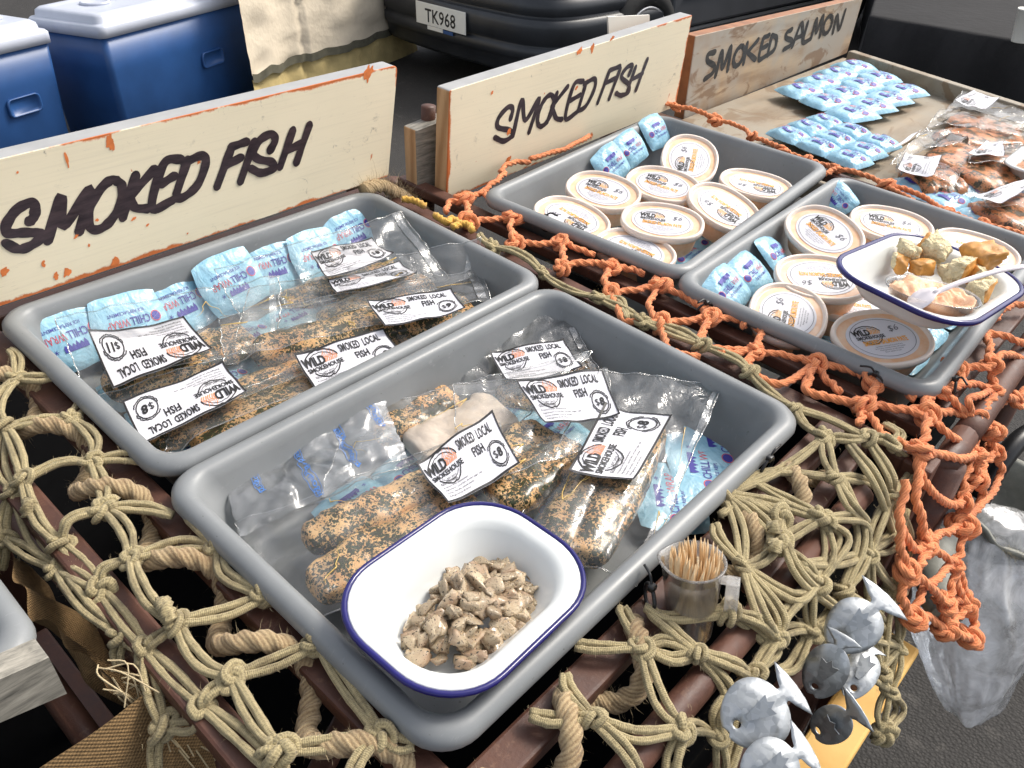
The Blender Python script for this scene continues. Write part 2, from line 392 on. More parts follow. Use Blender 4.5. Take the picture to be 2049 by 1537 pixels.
t = NT('bread'); v = t.co(); n = t.math('ADD', t.vor(v, 170, 0), t.noise(v, 300, 4)); M['crumb'] = t.P(Base_Color=t.mix(t.noise(v, 90), (.74, .60, .34), (.84, .74, .50)), Roughness=.85, Normal=t.bump(n, 1.0, .004)).m
M['crust'] = plain('bread_crust', (.58, .27, .06), .5, .35, 60, .3, 200, .001)
# clear things
def film(name, tint=(1, 1, 1), haze=.07, rough=.09, bs=(55, 260), bstr=.55, gl=.12, blend=.28, hazec=(.85, .87, .9), tl=.35):
    t = NT(name); v = t.co(); h = t.math('ADD', t.noise(v, bs[0], 4, .6, 1.6), t.math('MULTIPLY', t.noise(v, bs[1], 2, .5, 1.0), .15))
    nrm = t.bump(h, bstr, .004); tr = t('BsdfTransparent', i_Color=tint); g = t('BsdfGlossy', i_Color=(1, 1, 1), i_Roughness=rough, i_Normal=nrm)
    d0 = t('BsdfDiffuse', i_Color=hazec, i_Normal=nrm); d1 = t('BsdfTranslucent', i_Color=hazec); d = t('MixShader', i_0=tl); t.t.links.new(d0.outputs[0], d.inputs[1]); t.t.links.new(d1.outputs[0], d.inputs[2]); lw = t('LayerWeight', i_Blend=blend, i_Normal=nrm)
    hm = t.math('MULTIPLY', t.ramp(t.noise(v, 24, 5, .6, 1.0), [(.38, .25), (.72, 1.6)]), haze)
    m1 = t('MixShader', i_0=hm); t.t.links.new(tr.outputs[0], m1.inputs[1]); t.t.links.new(d.outputs[0], m1.inputs[2])
    m2 = t('MixShader', i_0=t.math('ADD', t.math('MULTIPLY', lw.outputs['Fresnel'], .9), gl * .3)); t.t.links.new(m1.outputs[0], m2.inputs[1]); t.t.links.new(g.outputs[0], m2.inputs[2])
    t.t.links.new(m2.outputs[0], t.out.inputs[0]); t.n.remove(t.b); return t.m
M['film'] = film('vacuum_film', (.985, .98, .96), .085, .11, (26, 130), .38, .13, .18)
M['film_edge'] = film('film_seam', (.98, .98, .96), .10, .12, (60, 300), .3, .3, .35)
M['film_clear'] = film('gel_sheet_film', (.98, .99, 1), .24, .2, (18, 90), .16)
M['bag'] = film('crumpled_bag_film', (.97, .98, .99), .74, .22, (16, 80), .4, .25, .3, (.97, .97, .98), .5)
M['frost'] = film('frosted_lid_plastic', (1, .97, .94), .30, .25, (30, 200), .1, .1, .2, (.95, .86, .78))
t = NT('milky_lid_rim'); v = t.co(); t.P(Base_Color=t.mix(t.noise(v, 60, 3), (.76, .63, .53), (.86, .76, .68)), Roughness=.32, Normal=t.bump(t.noise(v, 300, 2), .05, .0005)); t.b.inputs['Subsurface Weight'].default_value = .3; t.b.inputs['Subsurface Radius'].default_value = (.004, .003, .002); M['frost_rim'] = t.m
t = NT('milky_lid_over_pate'); v = t.co(); t.P(Base_Color=t.mix(t.ramp(t.noise(v, 45, 4, .6), [(.35, 0), (.65, 1)]), (.84, .48, .27), (.87, .64, .46)), Roughness=.3); M['lid_pane'] = t.m
M['cup_plastic'] = film('clear_cup_plastic', (.98, .98, .98), .34, .14, (20, 100), .05, .06, .16, (.97, .95, .92), .5)
M['clear_tub'] = film('clear_tub_plastic', (.98, .97, .96), .05, .06, (20, 100), .05, .2, .35)
M['juice'] = flat('yellow_fish_oil', (.66, .45, .14), .2)
t = NT('white_fork_plastic'); t.P(Base_Color=(.82, .76, .78), Roughness=.25); t.b.inputs['Subsurface Weight'].default_value = .3; t.b.inputs['Subsurface Radius'].default_value = (.004, .004, .004); M['fork'] = t.m
t = NT('blue_gel_pack'); v = t.co(); n = t.noise(v, 60, 5, .6, 1.2)
t.P(Base_Color=t.mix(t.ramp(n, [(.3, 0), (.7, 1)]), (.25, .50, .66), (.39, .64, .77)), Roughness=.22, Normal=t.bump(t.math('ADD', n, t.math('MULTIPLY', t.noise(v, 22, 3, .5, 1.5), 2.0)), .5, .0035)); t.b.inputs['Subsurface Weight'].default_value = .2; t.b.inputs['Subsurface Radius'].default_value = (.006, .01, .012); M['gel'] = t.m
M['pick'] = wood('toothpick_wood', (.66, .45, .24), (.84, .66, .42), 'Z', .6, 20, 1)
# surroundings
M['cool_blue'] = plain('blue_cooler_plastic', (.024, .085, .25), .38, .12, 8, .15, 600, .0006)
M['cool_white'] = plain('white_cooler_plastic', (.52, .55, .63), .35, .06, 8, .1, 300, .0006)
M['car'] = plain('dark_bumper_plastic', (.028, .031, .036), .42, .25, 6, .1, 500, .0005)
M['carpaint'] = plain('grey_car_paint', (.085, .088, .095), .25, .1, 4, .02, 200, .0003)
M['rubber'] = plain('tyre_rubber', (.015, .015, .015), .8, .2, 20)
M['alloy'] = plain('wheel_alloy', (.45, .45, .46), .35, .1, 20, Metallic=.7)
M['plate'] = flat('number_plate_white', (.86, .85, .78), .35)
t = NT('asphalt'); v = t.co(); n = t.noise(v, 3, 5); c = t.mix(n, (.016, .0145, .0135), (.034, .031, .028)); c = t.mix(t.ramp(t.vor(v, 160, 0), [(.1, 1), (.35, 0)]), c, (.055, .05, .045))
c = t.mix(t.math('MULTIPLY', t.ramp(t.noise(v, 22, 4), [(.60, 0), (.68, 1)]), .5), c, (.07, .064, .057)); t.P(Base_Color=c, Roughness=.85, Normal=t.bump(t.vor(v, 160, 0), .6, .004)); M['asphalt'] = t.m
def weave(name, a, b, sc, bs=.8, tcn='Object', rot=(0, 0, 0)):
    t = NT(name); s = t('SeparateXYZ', i_0=t('UVMap').outputs[0]); 
    wx = t.math('SINE', t.math('MULTIPLY', s.outputs[0], 6.2832 * sc)); wy = t.math('SINE', t.math('MULTIPLY', s.outputs[1], 6.2832 * sc))
    h = t.math('ADD', t.math('MULTIPLY', t.math('MULTIPLY', wx, wy), .5), .5); n = t.noise(t.co(), 240, 4, .7)
    f = t.math('ADD', t.math('MULTIPLY', h, .5), t.math('MULTIPLY', n, .65)); 
    t.P(Base_Color=t.mix(t.ramp(f, [(.3, 0), (.8, 1)]), a, b), Roughness=.95, Normal=t.bump(f, bs, .002)); return t.m
M['burlap'] = weave('burlap', (.11, .065, .026), (.33, .205, .09), 330, .6)
M['cream_cloth'] = plain('cream_canvas', (.74, .64, .49), .9, .08, 6, .4, 30, .01)
M['yellow_cloth'] = plain('yellow_canvas', (.58, .45, .20), .9, .2, 9, .4, 30, .01)
M['grey_tape'] = plain('grey_webbing', (.14, .13, .09), .9, .2, 30)
M['hall'] = plain('dark_hall_wall', (.02, .02, .022), .9, .3, 2)
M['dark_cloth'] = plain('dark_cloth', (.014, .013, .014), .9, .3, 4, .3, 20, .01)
M['grey_cloth'] = plain('grey_cloth', (.045, .045, .052), .9, .2, 4, .3, 20, .01)
M['cup_paper'] = plain('cup_paper', (.86, .83, .75), .6, .03, 10)
M['grey_pot'] = plain('grey_green_pot', (.22, .22, .19), .6, .3, 25, .5, 80, .002)
M['orange_paint'] = plain('orange_paint', (.72, .20, .05), .55, .2, 90)
# ------------------------------------------------------------------ ground
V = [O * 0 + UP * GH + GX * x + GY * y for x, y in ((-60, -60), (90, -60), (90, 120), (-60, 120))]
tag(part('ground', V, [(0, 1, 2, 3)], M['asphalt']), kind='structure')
GROT = Matrix([[GX[i], GY[i], UP[i]] for i in range(3)])
def gpt(x, y, h): return UP * (GH + h) + GX * x + GY * y
def gxy(p): return np.array([p @ GX, p @ GY])

# ------------------------------------------------------------------ stall frames of brown painted steel
def bar(name, a, b, wd, ht, parent, mat='steel', bev=.0025):
    a, b = Vector(a), Vector(b); d = b - a
    m = frame(d, z=(0, 0, 1)) if abs(d.normalized().z) < .95 else frame(d, z=(1, 0, 0))
    mb = MB(); mb.box((a + b) / 2, d.length, wd, ht, m, 0, bev); return mb.build(name, M[mat], parent, smooth=False)
def rod(name, P, r, parent, mat='steel', n=12):
    Vv, Fc, uv = tube(P, r, n); return part(name, Vv, Fc, M[mat], parent, uv=uv)
def gnd(x, y):
    p = np.array([x, y, 0.]); return np.array([x, y, (GH - p @ UP) / UP[2]])
t1 = thing('stall_frame', 'brown painted steel frame holding the two smoked fish trays under the hemp net', 'metal frame', (.39, .42, -1.0))
for x, y0, y1 in ((.170, .15, .82), (.105, .11, .82), (.662, .085, .82)): bar('rail', (x, y0, -.031), (x, y1, -.031), .022, .016, t1)
bar('rail', (.181, .152, -.031), (.651, .152, -.031), .024, .016, t1)
bar('rail', (.196, .474, -.031), (.651, .474, -.031), .018, .012, t1)
bar('rail', (.124, .81, -.031), (.651, .81, -.031), .02, .016, t1)
bar('rail', (.43, .112, -.032), (.651, .124, -.032), .016, .014, t1)
rod('rail', [(.05, .098, -.032), (.30, .098, -.031), (.59, .097, -.031)], .0105, t1)
for x, y in ((.113, .09), (.662, .075), (.662, .84), (.113, .84)):
    g = gnd(x, y); bar('leg', (x, y, -.022), g, .026, .026, t1)
rod('rail', [(.112, .10, -.13), (.112, .80, -.13)], .009, t1); rod('rail', [(.055, .12, -.10), (.055, .70, -.085)], .009, t1)
rod('rail', [(.04, .085, -.20), (.64, .072, -.20)], .010, t1)
bar('rail', (.113, .20, -.45), (.113, .80, -.45), .02, .02, t1); bar('rail', (.13, .30, -.25), (.65, .55, -.25), .02, .014, t1)
t2 = thing('stall_frame', 'brown painted steel frame under the orange net and the two tubs of pate trays', 'metal frame', (.95, .45, -1.0))
ca = at(1932, 862, -.03)
bar('rail', (.722, .82, -.033), (.722, ca[1] + .03, -.033), .02, .014, t2)
bar('rail', (.732, .098, -.033), (1.30, .098, -.033), .024, .012, t2)
bar('rail', (.732, .81, -.033), (1.24, .81, -.033), .02, .014, t2); bar('rail', (1.235, .108, -.033), (1.235, .80, -.033), .02, .014, t2)
rod('rail', [at(2200, 500, -.045), at(2049, 705, -.045), at(1948, 850, -.04), at(1930, 872, -.04)], .0125, t2)
rod('rail', [at(1930, 872, -.04), at(1893, 925, -.045), at(1840, 925, -.05)], .0125, t2)
for p0, sx in ((at(1893, 925, -.045), -.02), ((1.235, .07, -.04), 0), ((1.235, .84, -.04), 0), ((.722, .84, -.04), 0)):
    g = gnd(p0[0] + sx * 2, p0[1] - .04 if sx else p0[1]); rod('leg', [p0, (np.array(p0) + g) / 2, g], .018 if sx else .014, t2)
p = aty(857, 245, .80); rod('post', [p + (0, 0, -.2), p, p + (0, 0, .022)], .010, t2)
# black boxes added below the rails to deepen the shade under the nets
t3 = thing('shade_box', 'black box added for shade under the hemp net and fish trays', 'bin', tuple(gnd(.39, .45)))
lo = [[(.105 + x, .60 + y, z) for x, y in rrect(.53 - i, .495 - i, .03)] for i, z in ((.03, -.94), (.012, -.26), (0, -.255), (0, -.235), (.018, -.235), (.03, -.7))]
Vv, Fc = loft(lo); part('shade_box_body', Vv, Fc, M['bin'], t3)
t4 = thing('shade_box', 'black box added for shade under the orange net and pate trays', 'bin', tuple(gnd(.96, .45)))
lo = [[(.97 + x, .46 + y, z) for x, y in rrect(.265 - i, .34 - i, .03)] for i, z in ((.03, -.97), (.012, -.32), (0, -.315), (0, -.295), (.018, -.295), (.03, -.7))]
Vv, Fc = loft(lo); part('shade_box_body', Vv, Fc, M['bin'], t4)

# ------------------------------------------------------------------ grey trays
def tray_loops(L, W, dep):
    hx, hy = L / 2, W / 2
    pr = [(.047, -dep + .004, .018), (.040, -dep + .004, .022), (.034, -dep + .012, .026), (.0185, -.012, .022), (.0165, -.004, .021), (.0135, -.0008, .022), (.009, .0006, .024), (.004, -.0012, .027), (.0008, -.005, .029), (0, -.010, .030), (.0012, -.0135, .030), (.009, -.0145, .026), (.0155, -.018, .024), (.032, -dep + .008, .028), (.038, -dep, .026)]
    return [[(x, y, z) for x, y in rrect(hx - i, hy - i, r, 8)] for i, z, r in pr]
def tray(cx, cy, z, rot, L, W, label, dep=.078, tilt=(0, 0)):
    m = Matrix.Rotation(R(rot), 3, 'Z') @ Matrix.Rotation(R(tilt[0]), 3, 'X') @ Matrix.Rotation(R(tilt[1]), 3, 'Y')
    o = thing('grey_tray', label, 'tray', (cx, cy, z - 0.0), m, 'grey plastic display trays')
    Vv, Fc = loft(tray_loops(L, W, dep)); 
    k = 4 * 9; nf = len(Fc)
    part('tray_shell', Vv, Fc, M['tray'], o, world=False)
    return o
tray(.400, .624, 0, 0, .450, .302, 'grey tray of vacuum packed fish right in front of the long painted smoked fish sign')
tray(.394, .319, 0, 0, .448, .305, 'grey tray with the white dish of fish pieces in its near corner')
tray(.957, .544, 0, 4.4, .458, .299, 'grey tray of eight pate tubs in front of the second painted sign')
tray(.952, .246, 0, 1.6, .453, .289, 'grey tray of pate tubs carrying the enamel dish of bread and pate')
ec = at(92, 1272, .03); EY = ec[1] - .006; tray(ec[0] - .218, EY + .145, .03, 0, .436, .290, 'grey tray corner on the weathered plank and burlap at the left edge')
pz = at(1405, 925, -.245); tray(pz[0] + .19, pz[1] + .115, -.17, 0, .44, .29, 'grey tray stored below the rails beneath the orange net')

# ------------------------------------------------------------------ sign boards
def board(name, label, q, th, mats, rr=(.004,) * 4, cat='sign', group=None, n=5):
    """q: front corners BL, BR, TR, TL (world, one vertical plane); th: thickness towards the back"""
    BL, BR, TR, TL = [np.array(p, float) for p in q]; X = BR - BL; W = np.linalg.norm(X); X /= W
    Zv = np.array([0, 0, 1.]); Y = np.array([-X[1], X[0], 0]); Y /= np.linalg.norm(Y)
    out = []
    for c, a, b, r in ((BL, TL, BR, rr[0]), (BR, BL, TR, rr[1]), (TR, BR, TL, rr[2]), (TL, TR, BL, rr[3])):
        da = (a - c) / np.linalg.norm(a - c); db = (b - c) / np.linalg.norm(b - c)
        for i in range(n + 1):
            t_ = i / n; out.append(c + da * r * (1 - t_) ** 2 + db * r * t_ ** 2)
    k = len(out); e = .0012; ctr = sum(out) / k
    ins = [p + (ctr - p) / np.linalg.norm(ctr - p) * e for p in out]
    V = ins + [p + Y * e for p in out] + [p + Y * (th - e) for p in out] + [p + Y * th for p in ins]
    F = [tuple(range(k))]; MI = [0]
    for l in range(3):
        for i in range(k):
            j = (i + 1) % k; F.append((l * k + j, l * k + i, (l + 1) * k + i, (l + 1) * k + j))
            nrm = out[j] - out[i]; up = abs(nrm @ X) > abs(nrm[2])
            MI.append(0 if l == 0 else (1 if up and out[i][2] > ctr[2] else 2))
    F.append(tuple(range(3 * k, 4 * k))[::-1]); MI.append(2)
    F[0] = F[0]
    c = (BL + BR) / 2 + Y * th / 2
    o = thing(name, label, cat, tuple(c), None, group)
    part('board', V, F, mats, o, smooth=False, mi=MI)
    return o, Y
def strokes_on(o, S, y, wd, mats, name='lettering', lift=.0006, wig=.06, mi=None):
    """hand lettering: marker strokes measured in photo pixels, laid on the vertical plane y"""
    mb = MB()
    for si, s in enumerate(S):
        P = crom([aty(u, v, y) for u, v in s], 8); P[:, 1] -= (lift + .00004 * si) + 4e-6 * np.arange(len(P))
        T = np.gradient(P, axis=0); T /= np.linalg.norm(T, axis=1)[:, None] + 1e-9
        N = np.stack([-T[:, 2], T[:, 1] * 0, T[:, 0]], 1); k = len(P)
        wv = np.array([wd * (.93 + wig * math.sin(i * .7 + si * 2) + .1 * nz(i * .35, si * 3.1)) for i in range(k)])[:, None] / 2
        a, b = P + N * wv, P - N * wv
        def cap(p, t, n, w_, sg): return [p + (t * math.cos(q) * sg + n * math.sin(q)) * w_ * .85 for q in np.linspace(-1.57, 1.57, 7)[1:-1]]
        V = list(a) + list(b); F = [(i, i + 1, i + 1 + k, i + k) for i in range(k - 1)]
        c0 = cap(P[0], T[0], N[0], wv[0], -1); F.append(tuple([k] + list(range(2 * k, 2 * k + 5)) + [0])); V += c0
        c1 = cap(P[-1], T[-1], N[-1], wv[-1], 1); F.append(tuple([2 * k - 1] + list(range(2 * k + 5, 2 * k + 10)) + [k - 1])); V += c1
        mb.add(V, F)
    return mb.build(name, mats, o, smooth=False)
GRP = (1, 1, 1, 3, 2, 2, 3, 1, 1, 3)
def letters_on(o, S, grp, y, wd, mats):
    i = 0
    for g in grp: strokes_on(o, S[i:i + g], y, wd, mats, 'letter', .00025 + .00003 * i); i += g
def z1(P, ox=0, oy=0, s=2.927): return [(ox + a / s, oy + b / s) for a, b in P]
def ell(cx, cy, rx, ry, sh, a0=70, a1=440, n=12):
    return [(cx + rx * math.cos(R(a0 + (a1 - a0) * i / n)) + sh * math.sin(R(a0 + (a1 - a0) * i / n)) * ry, cy - ry * math.sin(R(a0 + (a1 - a0) * i / n))) for i in range(n + 1)]
bmats = [M['cream_board'], M['grey_edge'], M['raw_wood']]
Y1 = .775
BR1, TR1 = aty(778, 352, Y1), aty(797, 130, Y1)
s1, _ = board('painted_sign', 'long cream painted board lettered smoked fish behind the nearest fish tray', [(.105, Y1, .002), BR1, TR1, (.125, Y1, .1345)], .023, bmats, (.004, .003, .009, .004), group='painted fish signs')
L1 = [[(168, 1302), (200, 1265), (203, 1200), (165, 1190), (90, 1235), (35, 1320), (50, 1365), (140, 1362), (230, 1366), (240, 1392), (175, 1440), (105, 1458), (28, 1420)],
      [(278, 1415), (355, 1150), (372, 1325), (528, 1105), (462, 1362)],
      [(692, 1062), (650, 1055), (590, 1105), (525, 1215), (522, 1320), (570, 1345), (640, 1300), (705, 1195), (712, 1090), (680, 1058)],
      [(796, 1022), (717, 1280)], [(905, 988), (760, 1150)], [(765, 1160), (790, 1215), (868, 1222)],
      [(1062, 930), (958, 960), (888, 1218), (1012, 1172)], [(940, 1080), (1022, 1028)],
      [(1098, 932), (1030, 1140)], [(1075, 955), (1175, 912), (1205, 945), (1160, 1075), (1080, 1150), (1018, 1162)],
      [(1352, 872), (1268, 1098)], [(1350, 862), (1445, 828)], [(1325, 968), (1412, 920)], [(1490, 825), (1405, 1068)],
      [(1578, 885), (1610, 820), (1585, 785), (1520, 820), (1482, 890), (1510, 930), (1590, 950), (1600, 985), (1530, 1012), (1465, 985)],
      [(1715, 758), (1637, 982)], [(1812, 728), (1733, 955)], [(1665, 890), (1770, 835)]]
letters_on(s1, [z1(s) for s in L1], GRP, Y1, .0102, M['marker'])
Y2 = .745
c2 = [aty(893, 402, Y2), aty(1352, 213, Y2), aty(1386, 30, Y2), aty(900, 182, Y2)]
s2, _ = board('painted_sign', 'cream painted board lettered smoked fish behind the tray of eight tubs', c2, .024, bmats, (.003, .003, .003, .003), group='painted fish signs')
L2 = [[(998, 700), (1012, 640), (985, 628), (930, 690), (925, 745), (990, 762), (1012, 790), (960, 826), (906, 805)],
      [(1012, 800), (1065, 585), (1086, 705), (1168, 575), (1106, 778)], ell(1205, 648, 38, 92, .32, 60, 430),
      [(1272, 542), (1212, 720)], [(1335, 505), (1240, 625)], [(1245, 630), (1265, 690), (1300, 700)], [(1425, 475), (1370, 498), (1320, 692), (1390, 655)], [(1348, 590), (1408, 555)],
      [(1442, 482), (1395, 645)], [(1430, 492), (1490, 462), (1490, 520), (1440, 620), (1385, 655)],
      [(1580, 410), (1508, 605)], [(1580, 412), (1640, 388)], [(1552, 488), (1612, 458)], [(1642, 400), (1575, 582)],
      [(1690, 442), (1712, 385), (1680, 395), (1648, 450), (1690, 495), (1688, 540), (1645, 558), (1615, 545)],
      [(1732, 390), (1678, 545)], [(1800, 345), (1732, 530)], [(1700, 470), (1772, 430)]]
letters_on(s2, [z1(s, 680) for s in L2], GRP, Y2, .0084, M['marker'])
Y3 = .757
c3 = [aty(1368, 240, Y3), aty(1695, 106, Y3), aty(1727, -4, Y3), aty(1392, 73, Y3)]
s3, _ = board('painted_sign', 'bare timber board stencilled smoked salmon behind the blue ice packs', c3, .022, [M['board_wood'], M['brown_edge'], M['brown_edge']], (.002,) * 4, group='painted fish signs')
L3 = [[(240, 305), (200, 318), (196, 358), (235, 388), (222, 430), (176, 465)], [(240, 450), (278, 300), (282, 402), (332, 272), (312, 415)], ell(378, 328, 26, 58, .3, 70, 425),
      [(428, 252), (405, 375)], [(492, 232), (430, 305)], [(432, 310), (476, 350)], [(522, 222), (495, 345), (540, 325)], [(522, 222), (556, 206)], [(510, 285), (545, 266)],
      [(572, 206), (545, 325)], [(570, 208), (598, 222), (588, 285), (545, 325)], [(690, 172), (660, 190), (655, 222), (688, 238), (680, 265), (640, 290)],
      [(690, 275), (745, 135), (752, 250)], [(705, 228), (752, 205)], [(782, 130), (755, 245), (802, 225)], [(800, 228), (832, 112), (832, 190), (872, 90), (852, 215)], ell(898, 145, 22, 52, .3, 70, 425), [(928, 195), (952, 90), (965, 172), (1002, 58)]]
letters_on(s3, [z1(s, 1349) for s in L3], (1, 1, 1, 3, 3, 2, 1, 2, 1, 1, 1, 1), Y3, .0115, M['stencil'])
# flakes where the cream coat came off and orange shows
def flakes(o, y, pts):
    for fi, (u, v, r, ax) in enumerate(pts):
        c = aty(u, v, y) - np.array([0, .00008 * (fi % 4), 0]); n = 18; P = []
        for i in range(n):
            a = 2 * math.pi * i / n; q = r * (1 + .75 * nz(math.cos(a) * 1.6 + u, math.sin(a) * 1.6 + v, 3.3))
            P.append(c + np.array([math.cos(a) * q, 0, math.sin(a) * q * ax + math.cos(a) * q * .4]) - (0, .0003, 0))
        part('paint_flake', P, [tuple(range(n))], M['orange_paint'], o, smooth=False)
flakes(s1, Y1, [(219, 283, .0036, 1.8), (224, 292, .0026, 2), (267, 438, .0026, .5), (230, 523, .0045, 1.1), (134, 545, .0042, 1), (112, 552, .0030, 1.2), (8, 544, .0036, 1), (86, 528, .0024, 1.2), (735, 150, .0050, 1.6), (742, 142, .0045, .8), (295, 450, .0018, .6), (152, 473, .0022, .7), (178, 491, .0014, 1), (375, 467, .001, 1), (133, 318, .0012, 6), (194, 440, .0018, 1), (398, 322, .0022, 1.3), (35, 345, .0012, 1)])
flakes(s2, Y2, [(1016, 322, .0050, 1.3), (1011, 330, .0030, 1.2), (1018, 264, .0034, 1.3), (1183, 272, .0028, 1.7), (1172, 164, .0032, .9), (1153, 176, .0028, .8), (984, 186, .0022, 1), (1160, 102, .0060, .8), (1185, 96, .0040, 1.8), (1225, 76, .0050, .6), (1089, 187, .0012, 1)])
# timber offcut behind the second sign
blk, _ = board('timber_block', 'short whitewashed timber block standing behind the left end of the second sign', [aty(837, 400, .782), aty(925, 362, .782), aty(925, 225, .782), aty(832, 262, .782)], .024, [M['grey_wood'], M['grey_wood'], M['raw_wood']], (.002,) * 4, 'timber block')

# ------------------------------------------------------------------ timber bed for the salmon
CZ = -.056
ct = thing('timber_bed', 'shallow timber tray bed carrying the blue ice packs and salmon packs', 'crate', (1.65, .45, CZ - .02))
xa, xb = 1.235, 1.99
ys = np.linspace(.10, .752, 5)
for i in range(4): MB().box(((xa + xb + .03) / 2, (ys[i] + ys[i + 1]) / 2, CZ - .010), xb - xa + .02, ys[i + 1] - ys[i] - .003, .016, None, 0, .0015).build('plank', M['crate_wood'], ct, smooth=False)
a, b = at(1700, 110, CZ + .02), at(2049, 222, CZ + .02)
d = (b - a) / np.linalg.norm(b - a)
bar('side_board', a + (0, 0, -.012), b + d * .25 + (0, 0, -.012), .022, .044, ct, 'crate_wood')
bar('side_board', (xa, .10, CZ - .006), (xa, .752, CZ - .006), .014, .03, ct, 'crate_wood')

# ------------------------------------------------------------------ far background: coolers, canvas, car, dark stalls
def cooler(a, b, depth, h, label, name='cool_box', hang=(1,)):
    """a, b: ground-plane positions (gravity frame x, y) of the front top edge ends; h: height to lid seam"""
    a, b = np.array(a), np.array(b); L = np.linalg.norm(b - a); ang = math.atan2(b[1] - a[1], b[0] - a[0]); c = (a + b) / 2
    rot = GROT @ Matrix.Rotation(ang, 3, 'Z')
    n = np.array([-math.sin(ang), math.cos(ang)]); c = c + n * depth / 2
    o = thing(name, label, 'cool box', tuple(gpt(c[0], c[1], 0)), rot, 'blue cool boxes behind the signs')
    lo = [[(x, y, z) for x, y in rrect(L / 2 - i, depth / 2 - i, .03)] for i, z in ((.03, 0), (.02, .01), (.006, h * .7), (0, h))]
    Vv, Fc = loft(lo); part('tub', Vv, Fc, M['cool_blue'], o, world=False)
    lo = [[(x, y, z) for x, y in rrect(L / 2 - i, depth / 2 - i, .035)] for i, z in ((-.012, h), (-.012, h + .045), (-.004, h + .055), (.008, h + .056), (.012, h + .060), (.016, h + .085), (.03, h + .097), (.06, h + .10), (.075, h + .094), (.10, h + .094))]
    Vv, Fc = loft(lo); lid = part('lid', Vv, Fc, M['cool_white'], o, world=False)
    for sx in (-.28, .05, .3):
        lo = [[(sx * L + (.07 - i) * math.cos(t_), .06 * depth + (.07 - i) * math.sin(t_), z) for t_ in np.linspace(0, 6.2832, 25)[:-1]] for i, z in ((0, h + .093), (0, h + .104), (.008, h + .107), (.014, h + .103), (.022, h + .099))]
        Vv, Fc = loft(lo); part('cup_holder', Vv, Fc, M['cool_white'], lid, world=False)
    mb = MB(); lo = [[(x + .16 * L, -depth / 2 + yy, z + h * .55) for x, z in [(px * s_, pz * s_ + .006 * math.cos(px * 18)) for px, pz in rrect(.085, .04, .02, 3)]] for s_, yy in ((1, .012), (1, -.004), (.9, -.006), (.86, .004))]
    Vv, Fc = loft(lo); mb.add(Vv, Fc, 0); mb.build('badge', M['cool_blue'], o, world=False)
    for sx in hang:
        P = crom([(sx * (L / 2 - .002), -.10, h * .84), (sx * (L / 2 + .025), -.09, h * .78), (sx * (L / 2 + .03), 0, h * .66), (sx * (L / 2 + .025), .09, h * .78), (sx * (L / 2 - .002), .10, h * .84)], 6)
        Vv, Fc, uv = tube(P, .012, 8); part('handle', Vv, Fc, M['cool_white'], o, world=False, uv=uv)
    return o
H1 = .52
a, b = gxy(atg(206, 78, H1)), gxy(atg(498, 2, H1))
cooler(a, b, .46, H1, 'large blue cool box with white lid, the wider of the two behind the sign')
a2, b2 = gxy(atg(-170, 148, H1)), gxy(atg(101, 84, H1))
cooler(a2, b2, .40, H1, 'blue cool box with white lid and side handle at the far left edge')

# pale canvas sheet over a stack, dark webbing hem, yellow sheet below
hem = [(505, 152), (545, 136), (590, 118), (640, 104), (690, 92), (730, 80), (775, 62), (830, 40)]
G0 = [atg(u, v, .20) for u, v in hem]
cs = thing('canvas_cover', 'cream canvas cover with dark webbing hem between the cool box and the car', 'canvas', tuple(gpt(*gxy(G0[3]), 0)))
back = np.array([.25, 1.0, 0.0]); back /= np.linalg.norm(back)
Vv = []; nu, nv = 60, 26; path = crom(G0, 9); idx = np.linspace(0, len(path) - 1, nu)
for i, q in enumerate(idx):
    p = path[int(q)] * (1 - q % 1) + path[min(len(path) - 1, int(q) + 1)] * (q % 1)
    for j in range(nv):
        s_ = j / (nv - 1); hgt = .62 * min(1, s_ * 1.6); bk = .10 * s_ + max(0, s_ - .62) * 1.3
        w_ = .010 * nz(i * .15, j * .5) + .003 * math.sin(i * .5 + j * .2) * (1 - s_) + (.03 * nz(i * .1, j * .8, 4))
        if 19 < i < 22: w_ += .02
        Vv.append(p + UP * (hgt + .02 * nz(i * .2, 0, 9) * (1 - s_)) + back * (bk + w_))
part('sheet', Vv, grid_faces(nu, nv), M['cream_cloth'], cs)
H = [Vv[i * nv] for i in range(nu)]
V2 = []
for i in range(nu):
    for dz in (0.012, -.012, -.034): V2.append(np.array(H[i]) + UP * dz - back * (.006 + .004 * math.sin(i * 1.3)))
part('hem', V2, grid_faces(nu, 3), M['grey_tape'], cs)
V2 = []
for i in range(nu):
    for j in range(6): V2.append(np.array(H[i]) - UP * (.03 + .036 * j) + back * (.02 - .03 * j / 5 + .02 * nz(i * .3, j * .6, 2)))
ys_ = solo('yellow_sheet', V2, grid_faces(nu, 6), M['yellow_cloth'], 'yellow sheet showing below the hem of the cream canvas', 'canvas')

